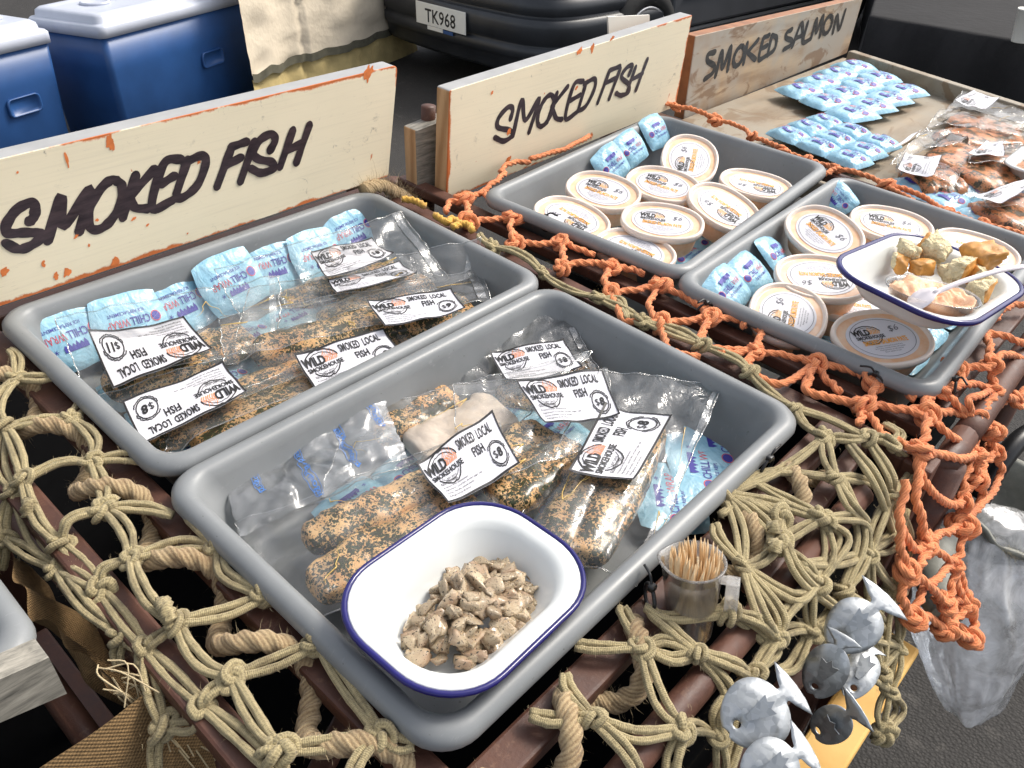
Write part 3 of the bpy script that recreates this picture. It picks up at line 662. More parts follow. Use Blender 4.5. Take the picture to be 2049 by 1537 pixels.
# parked car: nearest corner to the right of the plate
PH = .40
p0, p1 = atg(835, 22, PH), atg(934, 48, PH); pa, pb = gxy(p0), gxy(p1)
fd = (pb - pa) / np.linalg.norm(pb - pa)                     # along the bumper, to the right
fn = np.array([fd[1], -fd[0]])
if fn @ (-pa) < 0: fn = -fn                                   # faces the camera
pc = (pa + pb) / 2; PL = np.linalg.norm(pb - pa)
rotc = GROT @ Matrix(((fd[0], -fn[0], 0), (fd[1], -fn[1], 0), (0, 0, 1)))
LW, RW = .86, .86                                             # bumper reach left and right of the plate
car = thing('parked_car', 'dark car with plate TK968 parked behind the signs', 'car', tuple(gpt(pc[0], pc[1], 0)), rotc)
def plan(off, xw=0.0):
    """bumper plan curve in car axes (x right, y into the car)"""
    out = []
    for x, y in ((-LW - .01, 1.0), (-LW - .005, .45), (-LW + .04, .20), (-LW + .16, .09), (-LW + .34, .045), (0, .015), (RW - .34, .045), (RW - .16, .09), (RW - .04, .20), (RW + .005, .45), (RW + .01, 1.0)): out.append((x, y))
    P = crom([(x, y, 0) for x, y in out], 6); T = np.gradient(P, axis=0); T /= np.linalg.norm(T, axis=1)[:, None]; N = np.stack([T[:, 1], -T[:, 0], T[:, 2] * 0], 1)
    return P + N * off
prof = [(-.10, .17), (-.03, .175), (-.012, .20), (-.004, .265), (.004, .27), (.010, .275), (.014, .30), (.014, .33), (-.004, .335), (-.004, .35), (.010, .36), (.016, .44), (.010, .475), (-.008, .482), (-.02, .49), (-.02, .50), (-.005, .51), (-.02, .58), (-.10, .60)]
rows = [[(p[0], p[1], z) for p in plan(o_)] for o_, z in prof]
nn = len(rows[0]); Vv = [p for r_ in rows for p in r_]
part('bumper', Vv, grid_faces(len(rows), nn), M['car'], car, world=False)
rows = [[(p[0] * (1 - .12 * max(0, z - .9)), p[1] + (z - .6) * .25, z) for p in plan(o_)] for o_, z in ((-.05, .585), (-.03, .62), (-.02, .75), (-.03, .88), (-.10, .96), (-.28, 1.0))]
Vv = [p for r_ in rows for p in r_]; part('body', Vv, grid_faces(len(rows), nn), M['carpaint'], car, world=False)
def carbox(name, c, s, mat, bev=.02): MB().box(c, *s, None, 0, bev).build(name, M[mat], car, world=False, smooth=False)
for sx in (-1, 1):
    carbox('door_panel', (sx * (LW - .01), 2.35, .58), (.05, 2.5, .52), 'carpaint')
    carbox('sill', (sx * (LW - .02), 2.1, .27), (.07, 1.9, .10), 'car')
    MB().box((sx * (LW + .02), 2.2, .50), .012, 2.0, .012, None, 0, .004).build('trim_strip', M['alloy'], car, world=False)
carbox('roof', (0, 2.6, 1.36), (1.30, 1.7, .06), 'carpaint'); carbox('cabin', (0, 2.5, 1.08), (1.46, 2.2, .52), 'black_plastic', .1); carbox('underbody', (0, 2.2, .36), (1.5, 3.9, .22), 'black_plastic')
for sx in (-1, 1):
    for y in (.86, 3.3):
        wl = MB(); cx = sx * (LW - .07)
        lo = [[(cx + sx * dx, y + r_ * math.cos(t_), .30 + r_ * math.sin(t_)) for t_ in np.linspace(0, 6.2832, 33)[:-1]] for dx, r_ in ((-.10, .20), (-.10, .28), (-.07, .30), (.07, .30), (.095, .28), (.10, .205), (.07, .195))]
        Vv, Fc = loft(lo); wl.add(Vv, Fc, 0); wo = wl.build('wheel', M['rubber'], car, world=False)
        wl = MB(); lo = [[(cx + sx * dx, y + r_ * math.cos(t_), .30 + r_ * math.sin(t_)) for t_ in np.linspace(0, 6.2832, 33)[:-1]] for dx, r_ in ((.072, .195), (.095, .192), (.09, .172), (.055, .165), (.05, .05))]
        Vv, Fc = loft(lo); wl.add(Vv, Fc)
        for k in range(8):
            a_ = k * math.pi / 4; m3 = Matrix.Rotation(a_ * sx, 3, 'X'); wl.box(m3 @ Vector((0, .11, 0)) + Vector((cx + sx * .075, y, .30)), .02, .15, .035, m3, 0, .006)
        wl.build('rim', M['alloy'], wo, world=False)
pl = MB(); pl.box((0, -.008, PH), PL, .005, .125, None, 0, .002); plo = pl.build('number_plate', M['plate'], car, world=False, smooth=False)
A_ = Art().text('TK968', 0, 0, .078, .29, .012)
Vv, Fc, MI = A_.mesh(lambda x, y: (x - .145, -.0112, PH - .043 + y)); part('lettering', Vv, Fc, M['ink'], plo, world=False, smooth=False)
mb = MB(); mb.box((-.055, -.007, PH - .075), .15, .004, .022, None, 0, .001).box((.07, -.007, PH - .077), .09, .004, .020, None, 1, .001); mb.build('sticker', [M['plate'], M['cool_blue']], car, world=False, smooth=False)
hw = thing('dark_wall', 'dark wall of the hall far behind the car and the coolers', 'wall', tuple(gpt(14, 14, 0)), GROT @ Matrix.Rotation(R(-45), 3, 'Z'))
MB().box((0, 0, 2), 46, .3, 4.0).build('wall_face', M['hall'], hw, world=False, smooth=False)
# card hooked on the sign back
cq = [aty(1219, 78, .80), aty(1300, 68, .80), aty(1300, 30, .80), aty(1217, 34, .80)]
V = cq + [p + (0, .003, 0) for p in cq]
solo('price_card', V, [(0, 1, 2, 3), (7, 6, 5, 4), (0, 4, 5, 1), (1, 5, 6, 2), (2, 6, 7, 3), (3, 7, 4, 0)], M['cup_paper'], 'blank cream card standing behind the top edge of the second sign', 'card', smooth=False)

# dark draped counter at the right, and the paper cup on it
q = [atg(1740, 30, .62), atg(2500, 160, .62), atg(2500, -160, .62), atg(1800, -160, .62)]
dc = thing('draped_counter', 'long counter under a dark cloth in the shade at upper right', 'counter', tuple(gpt(*gxy(sum(q) / 4), 0)))
lo = [[gpt(*(gxy(p) + (gxy(sum(q) / 4) - gxy(p)) * i), z) for p in q] for i, z in ((-.02, 0), (0, .60), (.01, .62))]
n_ = 24
def ringpts(q4, z, i):
    out = []; cc = gxy(sum(q4) / 4)
    for k in range(4):
        a_, b_ = gxy(q4[k]), gxy(q4[(k + 1) % 4])
        for t_ in range(n_):
            p_ = a_ + (b_ - a_) * t_ / n_; p_ = p_ + (cc - p_) * i; 
            if z < .5: p_ = p_ + (p_ - cc) * .012 * math.sin(t_ * 1.1 + k)
            out.append(gpt(p_[0], p_[1], z))
    return out
Vv, Fc = loft([ringpts(q, .0, -.03), ringpts(q, .45, 0), ringpts(q, .61, 0), ringpts(q, .62, .01)]); part('cloth', Vv, Fc, M['dark_cloth'], dc)
q2 = [atg(1735, 95, .30), atg(1900, 20, .30), atg(1900, -60, .30), atg(1745, -50, .30)]
Vv, Fc = loft([ringpts(q2, .0, -.02), ringpts(q2, .5, .0), ringpts(q2, .8, .0), ringpts(q2, .82, .02)])
solo('cloth_bundle', Vv, Fc, M['grey_cloth'], 'grey cloth covered stack beside the end of the salmon sign', 'cloth stack')
cp = atg(2040, 84, .63); cupo = thing('paper_cup', 'cream paper cup on the dark counter at the top right edge', 'cup', tuple(cp), GROT.to_4x4().to_3x3())
sc_ = .95
lo = [[(r_ * math.cos(t_) * sc_, r_ * math.sin(t_) * sc_, z * sc_) for t_ in np.linspace(0, 6.2832, 33)[:-1]] for r_, z in ((.036, 0), (.037, .003), (.050, .135), (.053, .137), (.053, .142), (.049, .142), (.036, .01))]
Vv, Fc = loft(lo); part('cup_wall', Vv, Fc, M['cup_paper'], cupo, world=False)
# ------------------------------------------------------------------ print designs
def logo(A, cx, cy, s, k=0, o=1):
    A.arc(cx, cy + .02 * s, .50 * s, .40 * s, 12, 172, .035 * s, k, 22, .03 * s); A.arc(cx, cy, .40 * s, .34 * s, 25, 160, .02 * s, k, 18, .02 * s)
    A.arc(cx, cy - .05 * s, .42 * s, .42 * s, 205, 338, .035 * s, k, 18, .03 * s); A.arc(cx, cy - .04 * s, .36 * s, .34 * s, 215, 325, .015 * s, k, 14)
    A.text('WILD', cx - .56 * s, cy - .01 * s, .27 * s, .66 * s, .045, k, shear=.05)
    A.text('SMOKEHOUSE', cx - .52 * s, cy - .20 * s, .15 * s, 1.06 * s, .03, k)
    A.text('EST 2015', cx - .16 * s, cy - .33 * s, .05 * s, .32 * s, .01, k)
    for i in range(7):
        x0 = cx + (.08 + .055 * i) * s
        A.stroke(crom([(x0, cy + .0 * s), (x0 + .04 * s, cy + (.12 + .03 * math.sin(i * 2)) * s), (x0 - .03 * s, cy + .20 * s), (x0 + .05 * s * math.cos(i), cy + (.32 + .08 * math.sin(i * 1.7)) * s)], 5), .028 * s, o, lambda t: 1 - .7 * t)
FINE = ['Produced at the Smokehouse', 'Ingredients: Local fish, brown sugar, salt,', 'honey, manuka, natural smoke', 'Refrigerate at all times']
def fish_label(price, seed=0, light=False):
    A = Art(); b = .036
    if light:
        A.rect(0, 0, 2, .02, 0, 8); A.rect(0, .98, 2, 1, 0, 8); logo(A, .44, .66, .55)
        A.text('SMOKED SALMON', .85, .74, .12, .9, 0, 0); A.arc(1.66, .38, .19, .20, 0, 360, .012, 0, 30); A.text('$' + price, 1.54, .31, .14, .24, 0, 0)
        for i, s in enumerate(FINE): A.text(s, .14, .30 - .07 * i, .036, [.62, .98, .70, .56][i], 0, 0)
        return A
    A.rect(0, 0, 2, b, 0, 16); A.rect(0, 1 - b, 2, 1, 0, 16)
    for x in (0, 2 - b):
        ys = np.linspace(b, 1 - b, 9); A.L.append((np.array([(x + d, y) for y in ys for d in (0, b)]), [(2 * i, 2 * i + 1, 2 * i + 3, 2 * i + 2) for i in range(8)], 0))
    logo(A, .46, .66, .72)
    A.text('SMOKED', .88, .74, .17, .46, .028, 0, spacing=1.08).text('LOCAL', 1.42, .74, .17, .38, .028, 0, spacing=1.08).text('FISH', 1.14, .50, .17, .29, .028, 0, spacing=1.08)
    for x, y, wd in ((.84, .755, .46), (.84, .885, .46), (1.36, .755, .38), (1.36, .885, .38), (1.14, .555, .30), (1.14, .685, .30)): pass
    A.arc(1.66, .34, .19, .20, 0, 360, .022, 0, 40, .012); A.arc(1.66, .34, .225, .235, 10, 150, .02, 0, 24, .03); A.arc(1.66, .34, .225, .235, 190, 340, .02, 0, 24, .03)
    A.text('$', 1.535, .275, .14, .09, 0, 0).text(price, 1.64, .27, .16, .13 if len(price) == 1 else .15, .045, 0, shear=.15)
    A.text('GLUTEN FREE', .14, .355, .055, .42, .012, 0)
    for i, s in enumerate(FINE): A.text(s, .14, .275 - .062 * i, .036, [.62, .98, .70, .56][i], .004, 0)
    return A
TUBA, TUBB = .0525, .0415
def tub_label():
    A = Art(); la, lb = .0385, .0300
    A.arc(0, 0, la * .90, lb * .90, 0, 360, .0005, 3, 48)
    s = .030; logo(A, -.0125, .0065, s)
    A.text('$6', .012, .0065, .0085, .0125, -.008, 3, 6, .3)
    A.text('SMOKED SALMON PATE', -.0245, -.0085, .0066, .049, .03, 2)
    for i, (wd, t_) in enumerate(((.030, 'Ingredients: smoked salmon, cream cheese'), (.034, 'lemon juice, manuka smoke, salt, pepper'), (.026, 'Refrigerate at all times'), (.018, 'Best eaten fresh'))): A.text(t_, -wd / 2, -.0125 - .0028 * i, .0016, wd, 0, 3)
    return A
def gel_print():
    A = Art()
    A.text('CHILL', -.0155, -.0030, .0058, .0150, .014, 0).text('WRAP', .0003, -.0030, .0058, .0165, -.004, 1)
    A.text('ICE REPLACEMENT', -.013, -.0082, .0024, .028, .006, 0)
    A.L.append((np.array([(-.0205 + .0033 * math.cos(a), -.0005 + .0033 * math.sin(a)) for a in np.linspace(0, 6.28, 21)[:-1]]), [tuple(range(20))], 2))
    A.arc(-.0205, -.0005, .0037, .0037, 0, 360, .0006, 1, 24)
    A.rect(-.012, .0075, .006, .0105, 2, 6)
    x = -.012; P = [(-.012, .0075)]
    for i in range(6): P += [(-.012 + .003 * i + .0015, .0042 + .0012 * (i % 2)), (-.012 + .003 * (i + 1), .0075)]
    A.L.append((np.array(P), [(2 * i, 2 * i + 1, 2 * i + 2) for i in range(6)], 2))
    for k in range(3): A.stroke([(.0115 + .0018 * math.cos(k * 1.047), .008 + .0018 * math.sin(k * 1.047)), (.0115, .008), (.0115 - .0018 * math.cos(k * 1.047), .008 - .0018 * math.sin(k * 1.047))], .0004, 0)
    return A
# ------------------------------------------------------------------ blue gel ice packs
CA, CB, CH = .062, .054, .0090
def gel_h(x, y, seed=0): 
    a = max(0, 1 - abs(2 * x / CA) ** 2.6); b = max(0, 1 - abs(2 * y / CB) ** 2.6)
    return CH * (a * b) ** .62 * (1 + .32 * nz(x * 60, y * 60, seed)) + .0006 * nz(x * 260, y * 260, seed + 5)
_cells = []
for sd_ in range(3):
    nu, nv = 23, 21; V = []; 
    def sq(x, y):
        a, b = 2 * x / CA, 2 * y / CB; k = .22; r_ = 1 + .05 * nz(a * 1.4, b * 1.4, sd_ + 3)
        return x * math.sqrt(1 - k * b * b) * r_ * 1.06, y * math.sqrt(1 - k * a * a) * r_ * 1.06
    for sg in (1, -.35):
        for i in range(nu):
            for j in range(nv):
                x, y = (i / (nu - 1) - .5) * CA, (j / (nv - 1) - .5) * CB; X, Y = sq(x, y)
                V.append((X, Y, sg * gel_h(x, y, sd_) - (.0004 if sg < 0 else 0)))
    F = grid_faces(nu, nv) + [tuple(reversed(f)) for f in grid_faces(nu, nv, nu * nv)]
    pv, pf, pm = gel_print().mesh(lambda x, y: (x * 1.16 + .002, y * 1.25 - .001, gel_h(x * 1.16 + .002, y * 1.25 - .001, sd_) + .0010))
    _cells.append((mesh(V, F, M['gel']), mesh(pv, pf, [M['ink_navy'], M['ink_red'], M['ink_navy']], smooth=False, mi=pm)))
def gel_pack(label, mats, loc):
    """mats: world matrices, one for each cell of the sheet"""
    o = thing('ice_pack', label, 'ice pack', tuple(loc), None, 'blue gel ice packs'); inv = MATX[o].inverted()
    for i, m in enumerate(mats):
        a, b = _cells[i % 3]
        c = D.objects.new('gel_cell', a); coll.objects.link(c); c.parent = o; c.matrix_local = inv @ m
        p = D.objects.new('print', b); coll.objects.link(p); p.parent = c
    return o
def cellm(p, xdir, nrm, sx=1.0, sy=1.0):
    m = frame(xdir, z=nrm).to_4x4(); m.translation = Vector(p); return m @ Matrix.Diagonal((sx, sy, 1, 1))
ms = []
for i, (u, v) in enumerate([(118, 692), (222, 645), (328, 600), (424, 556), (513, 524), (602, 496), (693, 468)]):
    x = .226 + i * .0575; ms.append(cellm((x, .744 - .010 * (i % 2), -.035 - .004 * (i % 3)), (-1, .06 * math.sin(i * 2), .10 * math.sin(i * 1.7)), (.25 * math.sin(i * 2.3), -.80, .62), 1.12, 1.15) @ Matrix.Diagonal((1, 1, .6, 1)))
gel_pack('strip of blue ice pack cells leaning on the back wall of the nearest fish tray', ms, (.40, .73, -.06))
ms = [cellm((x, y, -.066), (-1, 0, 0), (0, 0, 1)) for x in (.25, .31, .37, .43, .49, .55) for y in (.56, .615, .67)]
gel_pack('blue ice pack sheet lying under the fish packs in the nearest fish tray', ms, (.40, .62, -.07))
ms = [cellm((x, y, -.066), (1, .1, 0), (0, 0, 1)) for x in (.30, .363, .426, .489) for y in (.29, .345, .40)]
gel_pack('blue ice pack sheet under the packs beside the dish of fish pieces', ms, (.40, .32, -.07))
def trayC(x, y): c, s = math.cos(R(4.4)), math.sin(R(4.4)); return (.957 + x * c - y * s, .544 + x * s + y * c)
def trayD(x, y): c, s = math.cos(R(1.6)), math.sin(R(1.6)); return (.952 + x * c - y * s, .246 + x * s + y * c)
ms = []
for i, (u, v) in enumerate([(1214, 322), (1262, 300), (1312, 272)]):
    x = at(u, v, -.02)[0]; ms.append(cellm((x, .655 + .012 * i, -.022 + .004 * i), (1, .08, .25 - .1 * i), (-.25, -.72, .6), 1.0, .95))
gel_pack('strip of three blue ice cells against the back wall behind the eight tubs', ms, (.93, .66, -.06))
gel_pack('blue ice pack sheet on the floor below the eight tubs', [cellm(trayC(x, y) + (-.067,), (1, .08, 0), (0, 0, 1)) for x in (-.13, -.066, 0, .066, .13) for y in (-.08, -.025, .03)], (.957, .544, -.07))
ms = []
for i, (u, v) in enumerate([(1452, 577), (1500, 548), (1548, 512)]):
    p = at(u, v, -.024); ms.append(cellm(p, (1, .10, .22 * math.sin(i * 2 + 1)), (-.25, -.50, .75), .95, 1.0))
p = at(1674, 400, -.02); ms.append(cellm(p, (.3, 1, .4), (-.7, -.3, .6), .8, .8))
gel_pack('blue ice pack poking up at the left end of the tray under the bread dish', ms, (.85, .33, -.06))
gel_pack('blue ice pack sheet on the floor below the tubs next to the bread dish', [cellm(trayD(x, y) + (-.067,), (1, .03, 0), (0, 0, 1)) for x in (-.13, -.066, 0, .066, .13) for y in (-.075, -.02, .035)], (.952, .246, -.07))
def sheet(label, q, nx, ny, z, wob):
    Q = [at(u, v, z) for u, v in q]; ms = []; xd = (Q[1] - Q[0]) / np.linalg.norm(Q[1] - Q[0]); yd = (Q[3] - Q[0]) / np.linalg.norm(Q[3] - Q[0])
    a, b = np.linalg.norm(Q[1] - Q[0]) / nx, np.linalg.norm(Q[3] - Q[0]) / ny
    for i in range(nx):
        for j in range(ny):
            s, t_ = (i + .5) / nx, (j + .5) / ny; p = (Q[0] * (1 - s) + Q[1] * s) * (1 - t_) + (Q[3] * (1 - s) + Q[2] * s) * t_
            p = p + (0, 0, wob * nz(i * .9, j * .9, 3)); n = (wob * 9 * nz(i, j, 7), wob * 9 * nz(i, j, 9), 1)
            ms.append(cellm(p, -yd, n, b / CA * 1.0, a / CB * 1.0) @ Matrix.Diagonal((1, 1, 1.5, 1)))
    return gel_pack(label, ms, sum(Q) / 4 - (0, 0, .012))
sheet('blue ice pack sheet nearest the salmon sign on the timber bed', [(1558, 183), (1702, 118), (1850, 192), (1716, 252)], 4, 3, CZ + .016, .006)
sheet('blue ice pack sheet on the timber bed between the grey tray and the salmon packs', [(1530, 268), (1640, 232), (1800, 290), (1716, 345)], 3, 3, CZ + .014, .005)
sheet('blue ice pack sheet half hidden under the two front salmon packs', [(1770, 372), (1900, 310), (2060, 400), (1985, 470)], 3, 3, CZ + .012, .004)

# ------------------------------------------------------------------ pate tubs
n_ = 48; th_ = np.linspace(0, 2 * math.pi, n_ + 1)[:-1]
def oval(a, b, z, p=2.25): return [(a * math.copysign(abs(math.cos(t_)) ** (2 / p), math.cos(t_)), b * math.copysign(abs(math.sin(t_)) ** (2 / p), math.sin(t_)), z) for t_ in th_]
tb = thing('pate_tub', 'x', 'tub', (0, 0, 0)); TH = .036
Vv, Fc = loft([oval(TUBA - .0125, TUBB - .0105, -TH), oval(TUBA - .0115, TUBB - .0095, -TH + .0006), oval(TUBA - .0095, TUBB - .0075, -TH + .004), oval(TUBA - .0045, TUBB - .0045, -.006), oval(TUBA - .0045, TUBB - .0045, -.0045)])
part('tub_body', Vv, Fc, M['pate'], tb, world=False)
Vv, Fc = loft([oval(TUBA - .002, TUBB - .002, -.0085), oval(TUBA - .0005, TUBB - .0005, -.008), oval(TUBA, TUBB, -.0035), oval(TUBA - .0004, TUBB - .0004, -.0008), oval(TUBA - .0016, TUBB - .0016, .0004), oval(TUBA - .0034, TUBB - .0034, .0003), oval(TUBA - .0044, TUBB - .0044, -.0008), oval(TUBA - .0052, TUBB - .0052, -.0030), oval(TUBA - .0075, TUBB - .0075, -.0033)], False, True)
lid = part('lid', Vv, Fc, [M['frost_rim'], M['lid_pane']], tb, world=False, mi=[0 if k < 7 * n_ else 1 for k in range(len(Fc))])
Vv, Fc = loft([oval(.0385, .0300, -.0031, 2), oval(.0385, .0300, -.0026, 2)], False, True)
pl_ = part('paper_label', Vv, Fc, M['paper'], tb, world=False, smooth=False)
Vv, Fc, MI = tub_label().mesh(lambda x, y: (x, y, -.0021)); part('lettering', Vv, Fc, [M['ink'], M['ink_yo'], M['ink_yo'], M['pen']], pl_, world=False, smooth=False, mi=MI)
# centre px, far end of the text direction px, z of the lid, tilt about the viewing-right axis and about the depth axis, label
TUBS = [((1145, 432), (1072, 398), -.016, 6, 2, 'tub at the left end of its tray, label upside down, front row'),
        ((1207, 379), (1277, 402), -.012, 10, -4, 'tub below the ice strip at the left of its tray, label upright'),
        ((1327, 366), (1397, 388), -.006, 8, -4, 'tub in the middle of its tray overlapping the rear tub, label right way up'),
        ((1381, 316), (1390, 262), .000, 20, 0, 'tub at the back of its tray, label turned on its side'),
        ((1514, 366), (1446, 352), -.014, 4, 0, 'tub at the far right of its tray, label upside down and partly hidden'),
        ((1450, 412), (1388, 385), -.008, 14, 4, 'tilted tub right of the middle of its tray, label upside down'),
        ((1326, 440), (1398, 452), -.006, 7, -3, 'tub in the front middle of its tray, label right way up'),
        ((1270, 497), (1205, 470), -.020, 5, -2, 'tub in the front corner of its tray cut by the rim'),
        ((1650, 462), (1708, 500), .004, 14, -10, 'strongly tilted tub at the back of its tray, left of the bread dish'),
        ((1785, 446), (1858, 462), -.002, 7, -3, 'tub behind the enamel bread dish, label right way up'),
        ((1955, 496), (1885, 478), -.004, 6, 0, 'tub to the right of the bread dish by the orange rope'),
        ((1645, 552), (1562, 545), .000, 9, -2, 'tub with upside down label just left of the bread dish'),
        ((1578, 624), (1590, 556), -.010, 8, -2, 'tub with sideways label beside the blue ice cells near the tray front'),
        ((1768, 672), (1860, 663), .000, 9, -2, 'nearest tub in front of the bread dish with label facing the viewer'),
        ((1700, 600), (1780, 610), -.030, 3, 0, 'tub under the bread dish, nearly hidden')]
vr = np.array([RC[0][0], RC[0][1], 0]); vr /= np.linalg.norm(vr); vd = np.cross([0, 0, 1], vr)
for i, (c, e, z, ta, tb_, lab) in enumerate(TUBS):
    p = at(*c, z); q = at(*e, z); x = q - p
    n = Vector((0, 0, 1)); n = Matrix.Rotation(R(ta), 3, Vector(vr)) @ n; n = Matrix.Rotation(R(tb_), 3, Vector(vd)) @ n
    xv = Vector(x) - n * Vector(x).dot(n); m = frame(xv, z=n).to_4x4(); m.translation = Vector(p)
    lab = 'pate ' + lab
    if i == 0:
        tb.matrix_world = m; tb['label'] = lab; tb['group'] = 'salmon pate tubs'; MATX[tb] = m
    else: copy_tree(tb, m, lab)

# ------------------------------------------------------------------ vacuum packed fish
def fillet_fn(p, q, wd, h, z0, seed):
    p, q = np.array(p[:2]), np.array(q[:2]); L = np.linalg.norm(q - p); x = (q - p) / L; y = np.array([-x[1], x[0]])
    def f(X, Y):
        d = np.array([X, Y]) - p; s, l = d @ x / L, d @ y
        if s < -.15 or s > 1.15: return -1.0, s, l
        e = max(0.0, 1 - abs(2 * s - 1) ** 5); w_ = wd / 2 * (e ** .35) * (1 + .12 * nz(s * 3, seed)) + 1e-5
        return max(0.0, 1 - abs(l / w_) ** 2.6) ** .5 * h * (.55 + .45 * e ** .5) * (1 + .14 * nz(s * 5, l * 60, seed)), s, l
    return f, x, y, L
def fillet_mesh(p, q, wd, h, z0, seed, nu=46, nv=22):
    x = np.array(q[:2]) - np.array(p[:2]); L = np.linalg.norm(x); x /= L; y = np.array([-x[1], x[0]]); V = []
    for i in range(nu):
        s = .5 - .5 * math.cos(math.pi * (i + .02) / (nu - 1 + .04)); e = max(1e-4, 1 - abs(2 * s - 1) ** 9); w_ = wd / 2 * (e ** .3) * (.80 + .20 * min(1, 3.2 * s)) * (1 + .22 * nz(s * 4, seed)); hh = h * .74 * (.55 + .45 * e ** .5)
        for j in range(nv):
            a = 2 * math.pi * j / nv; cx, cz = math.cos(a), math.sin(a)
            l = w_ * math.copysign(abs(cx) ** .8, cx); zz = hh * abs(cz) ** .55 * (1 if cz > 0 else -.3) * min(1, e * 3) * (1 - .16 * math.exp(-(l / (w_ * .12 + 1e-6)) ** 2) * (cz > 0))
            r_ = 1 + .30 * nz(s * 6, l * 90, seed) + .12 * nz(s * 26, l * 260, seed + 3)
            bend = .006 * math.sin(s * 3 + seed)
            P = np.array(p[:2]) + x * s * L + y * (l * (1 + .12 * nz(s * 14, cz * 2, seed + 8)) + bend * 0)
            V.append((P[0], P[1], z0 + zz * r_))
    F = [(i * nv + j, (i + 1) * nv + j, (i + 1) * nv + (j + 1) % nv, i * nv + (j + 1) % nv) for i in range(nu - 1) for j in range(nv)]
    F += [tuple(range(nv)), tuple((nu - 1) * nv + j for j in range(nv))[::-1]]
    return V, [f[::-1] for f in F]
def bil(Q, s, t_): return (Q[0] * (1 - s) + Q[1] * s) * (1 - t_) + (Q[3] * (1 - s) + Q[2] * s) * t_
def pack(label, fil, fq, lab=None, price='8', lz=0, seed=1, cat='fish pack', group='vacuum packed smoked fish', wr=.62, oil=3, res=(56, 40), lift=.0016):
    """fil: (u0,v0,u1,v1, width, height, z0, material) with the centre line measured on the fillet's top;
       fq: film corners (u, v, z) bl, br, tr, tl; lab: label corners px lower-left, lower-right, upper-right, upper-left (as read)"""
    FQ = [at(u, v, z) for u, v, z in fq]; fns = []; cen = sum(FQ) / 4
    o = thing('fish_pack', label, cat, (cen[0], cen[1], min(p[2] for p in FQ) - .012), None, group)
    for k, (u0, v0, u1, v1, wd, h, z0, mt) in enumerate(fil):
        p, q = at(u0, v0, z0 + h * .8), at(u1, v1, z0 + h * .8); f, x, y, L = fillet_fn(p, q, wd, h, z0, seed + k * 3.3); fns.append((f, z0, wd, h, L))
        Vv, Fc = fillet_mesh(p, q, wd, h, z0, seed + k * 3.3); part('fillet', Vv, Fc, M[mt], o)
    def zs(X, Y, zb):
        z = zb
        for f, z0, wd, h, L in fns:
            t_, s, l = f(X, Y)
            if t_ >= 0: z = max(z, z0 + t_ + .0012)
            ex = max(0.0, (abs(s - .5) - .5) * L); r_ = math.hypot(max(0, abs(l) - wd * .42), ex)
            z = max(z, z0 + h * .9 - r_ * .75 - r_ * r_ * 6) if -.25 < s < 1.25 else z
        return z
    nu, nv = res; V = []
    for i in range(nu):
        for j in range(nv):
            s, t_ = i / (nu - 1), j / (nv - 1); P = bil(FQ, s, t_); ed = min(s, 1 - s, t_, 1 - t_)
            z = zs(P[0], P[1], P[2]); X, Y = P[0] * 26, P[1] * 26
            on = max(0.0, min(1.0, (z - P[2]) / .012))
            r1 = abs(nz(X + seed * 5, Y, 1.5)) ; r2 = abs(nz(X * 2.3, Y * 2.3 + seed, 4.5)); r3 = nz(X * .8, Y * .8, seed)
            wv = wr * ((.0042 * (1 - r1 * 2.2) + .0022 * (1 - r2 * 2) + .003 * r3) * (1 - .75 * on) + .0007 * (1 - r2 * 2) * on)
            if ed < .06: wv += wr * .0035 * nz(s * 9, t_ * 9, seed + 2) * (1 - ed / .06)
            jx = .0022 * nz(s * 7, t_ * 7, seed + 11) if ed < .03 else 0
            V.append((P[0] + jx, P[1] - jx, z + max(-.001, wv)))
    fo = part('film', V, grid_faces(nu, nv), M['film'], o)
    ring = [(i, 0) for i in range(nu)] + [(nu - 1, j) for j in range(1, nv)] + [(i, nv - 1) for i in range(nu - 2, -1, -1)] + [(0, j) for j in range(nv - 2, 0, -1)]
    P = [np.array(V[i * nv + j]) + (0, 0, .0006) for i, j in ring]; Vr, Fr, uvr = tube(P, .0006, 5, closed=True); part('film_edge', Vr, Fr, M['film_edge'] if 'salmon' not in cat else M['film'], fo)
    # heat sealed seams: narrow doubled strips along the two ends
    for s_ in (1.0,):
        mb = MB(); k_ = nv; V2 = []
        for j in range(k_):
            for d in (.012, .03):
                s = d if s_ == 0 else 1 - d; i = int(s * (nu - 1)); P = Vector(V[i * nv + j]) + Vector((0, 0, .0012 + .0006 * math.sin(j * .9)));
                P2 = Vector(V[(i + 1 if s_ == 0 else i - 1) * nv + j]); V2.append(P if d == .012 else P2 + Vector((0, 0, .0013)))
        part('seam', V2, grid_faces(k_, 2), M['film_edge'] if 'salmon' not in cat else M['film'], fo)
    if lab:
        LQ = [at(u, v, lz) for u, v in lab]; f2 = random.Random(seed)
        def surf(s, t_, up=0.0):
            P = bil(LQ, s, t_); z = max(P[2] - .004, zs(P[0], P[1], bil(FQ, .5, .5)[2])) + lift + .0016 * math.sin(s * 6 + seed) * math.sin(t_ * 3.4 + seed) + .0026 * nz(s * 3.2, t_ * 2.4, seed) + .005 * (abs(2 * s - 1) * abs(2 * t_ - 1)) ** 4 * (.5 + nz(round(s) * 3 + seed, round(t_) * 5))
            return (P[0], P[1], z + .0035 + up)
        nu2, nv2 = 22, 14; Vl = [surf(i / (nu2 - 1), j / (nv2 - 1)) for i in range(nu2) for j in range(nv2)]
        pl_ = part('paper_label', Vl, grid_faces(nu2, nv2), M['paper'], o)
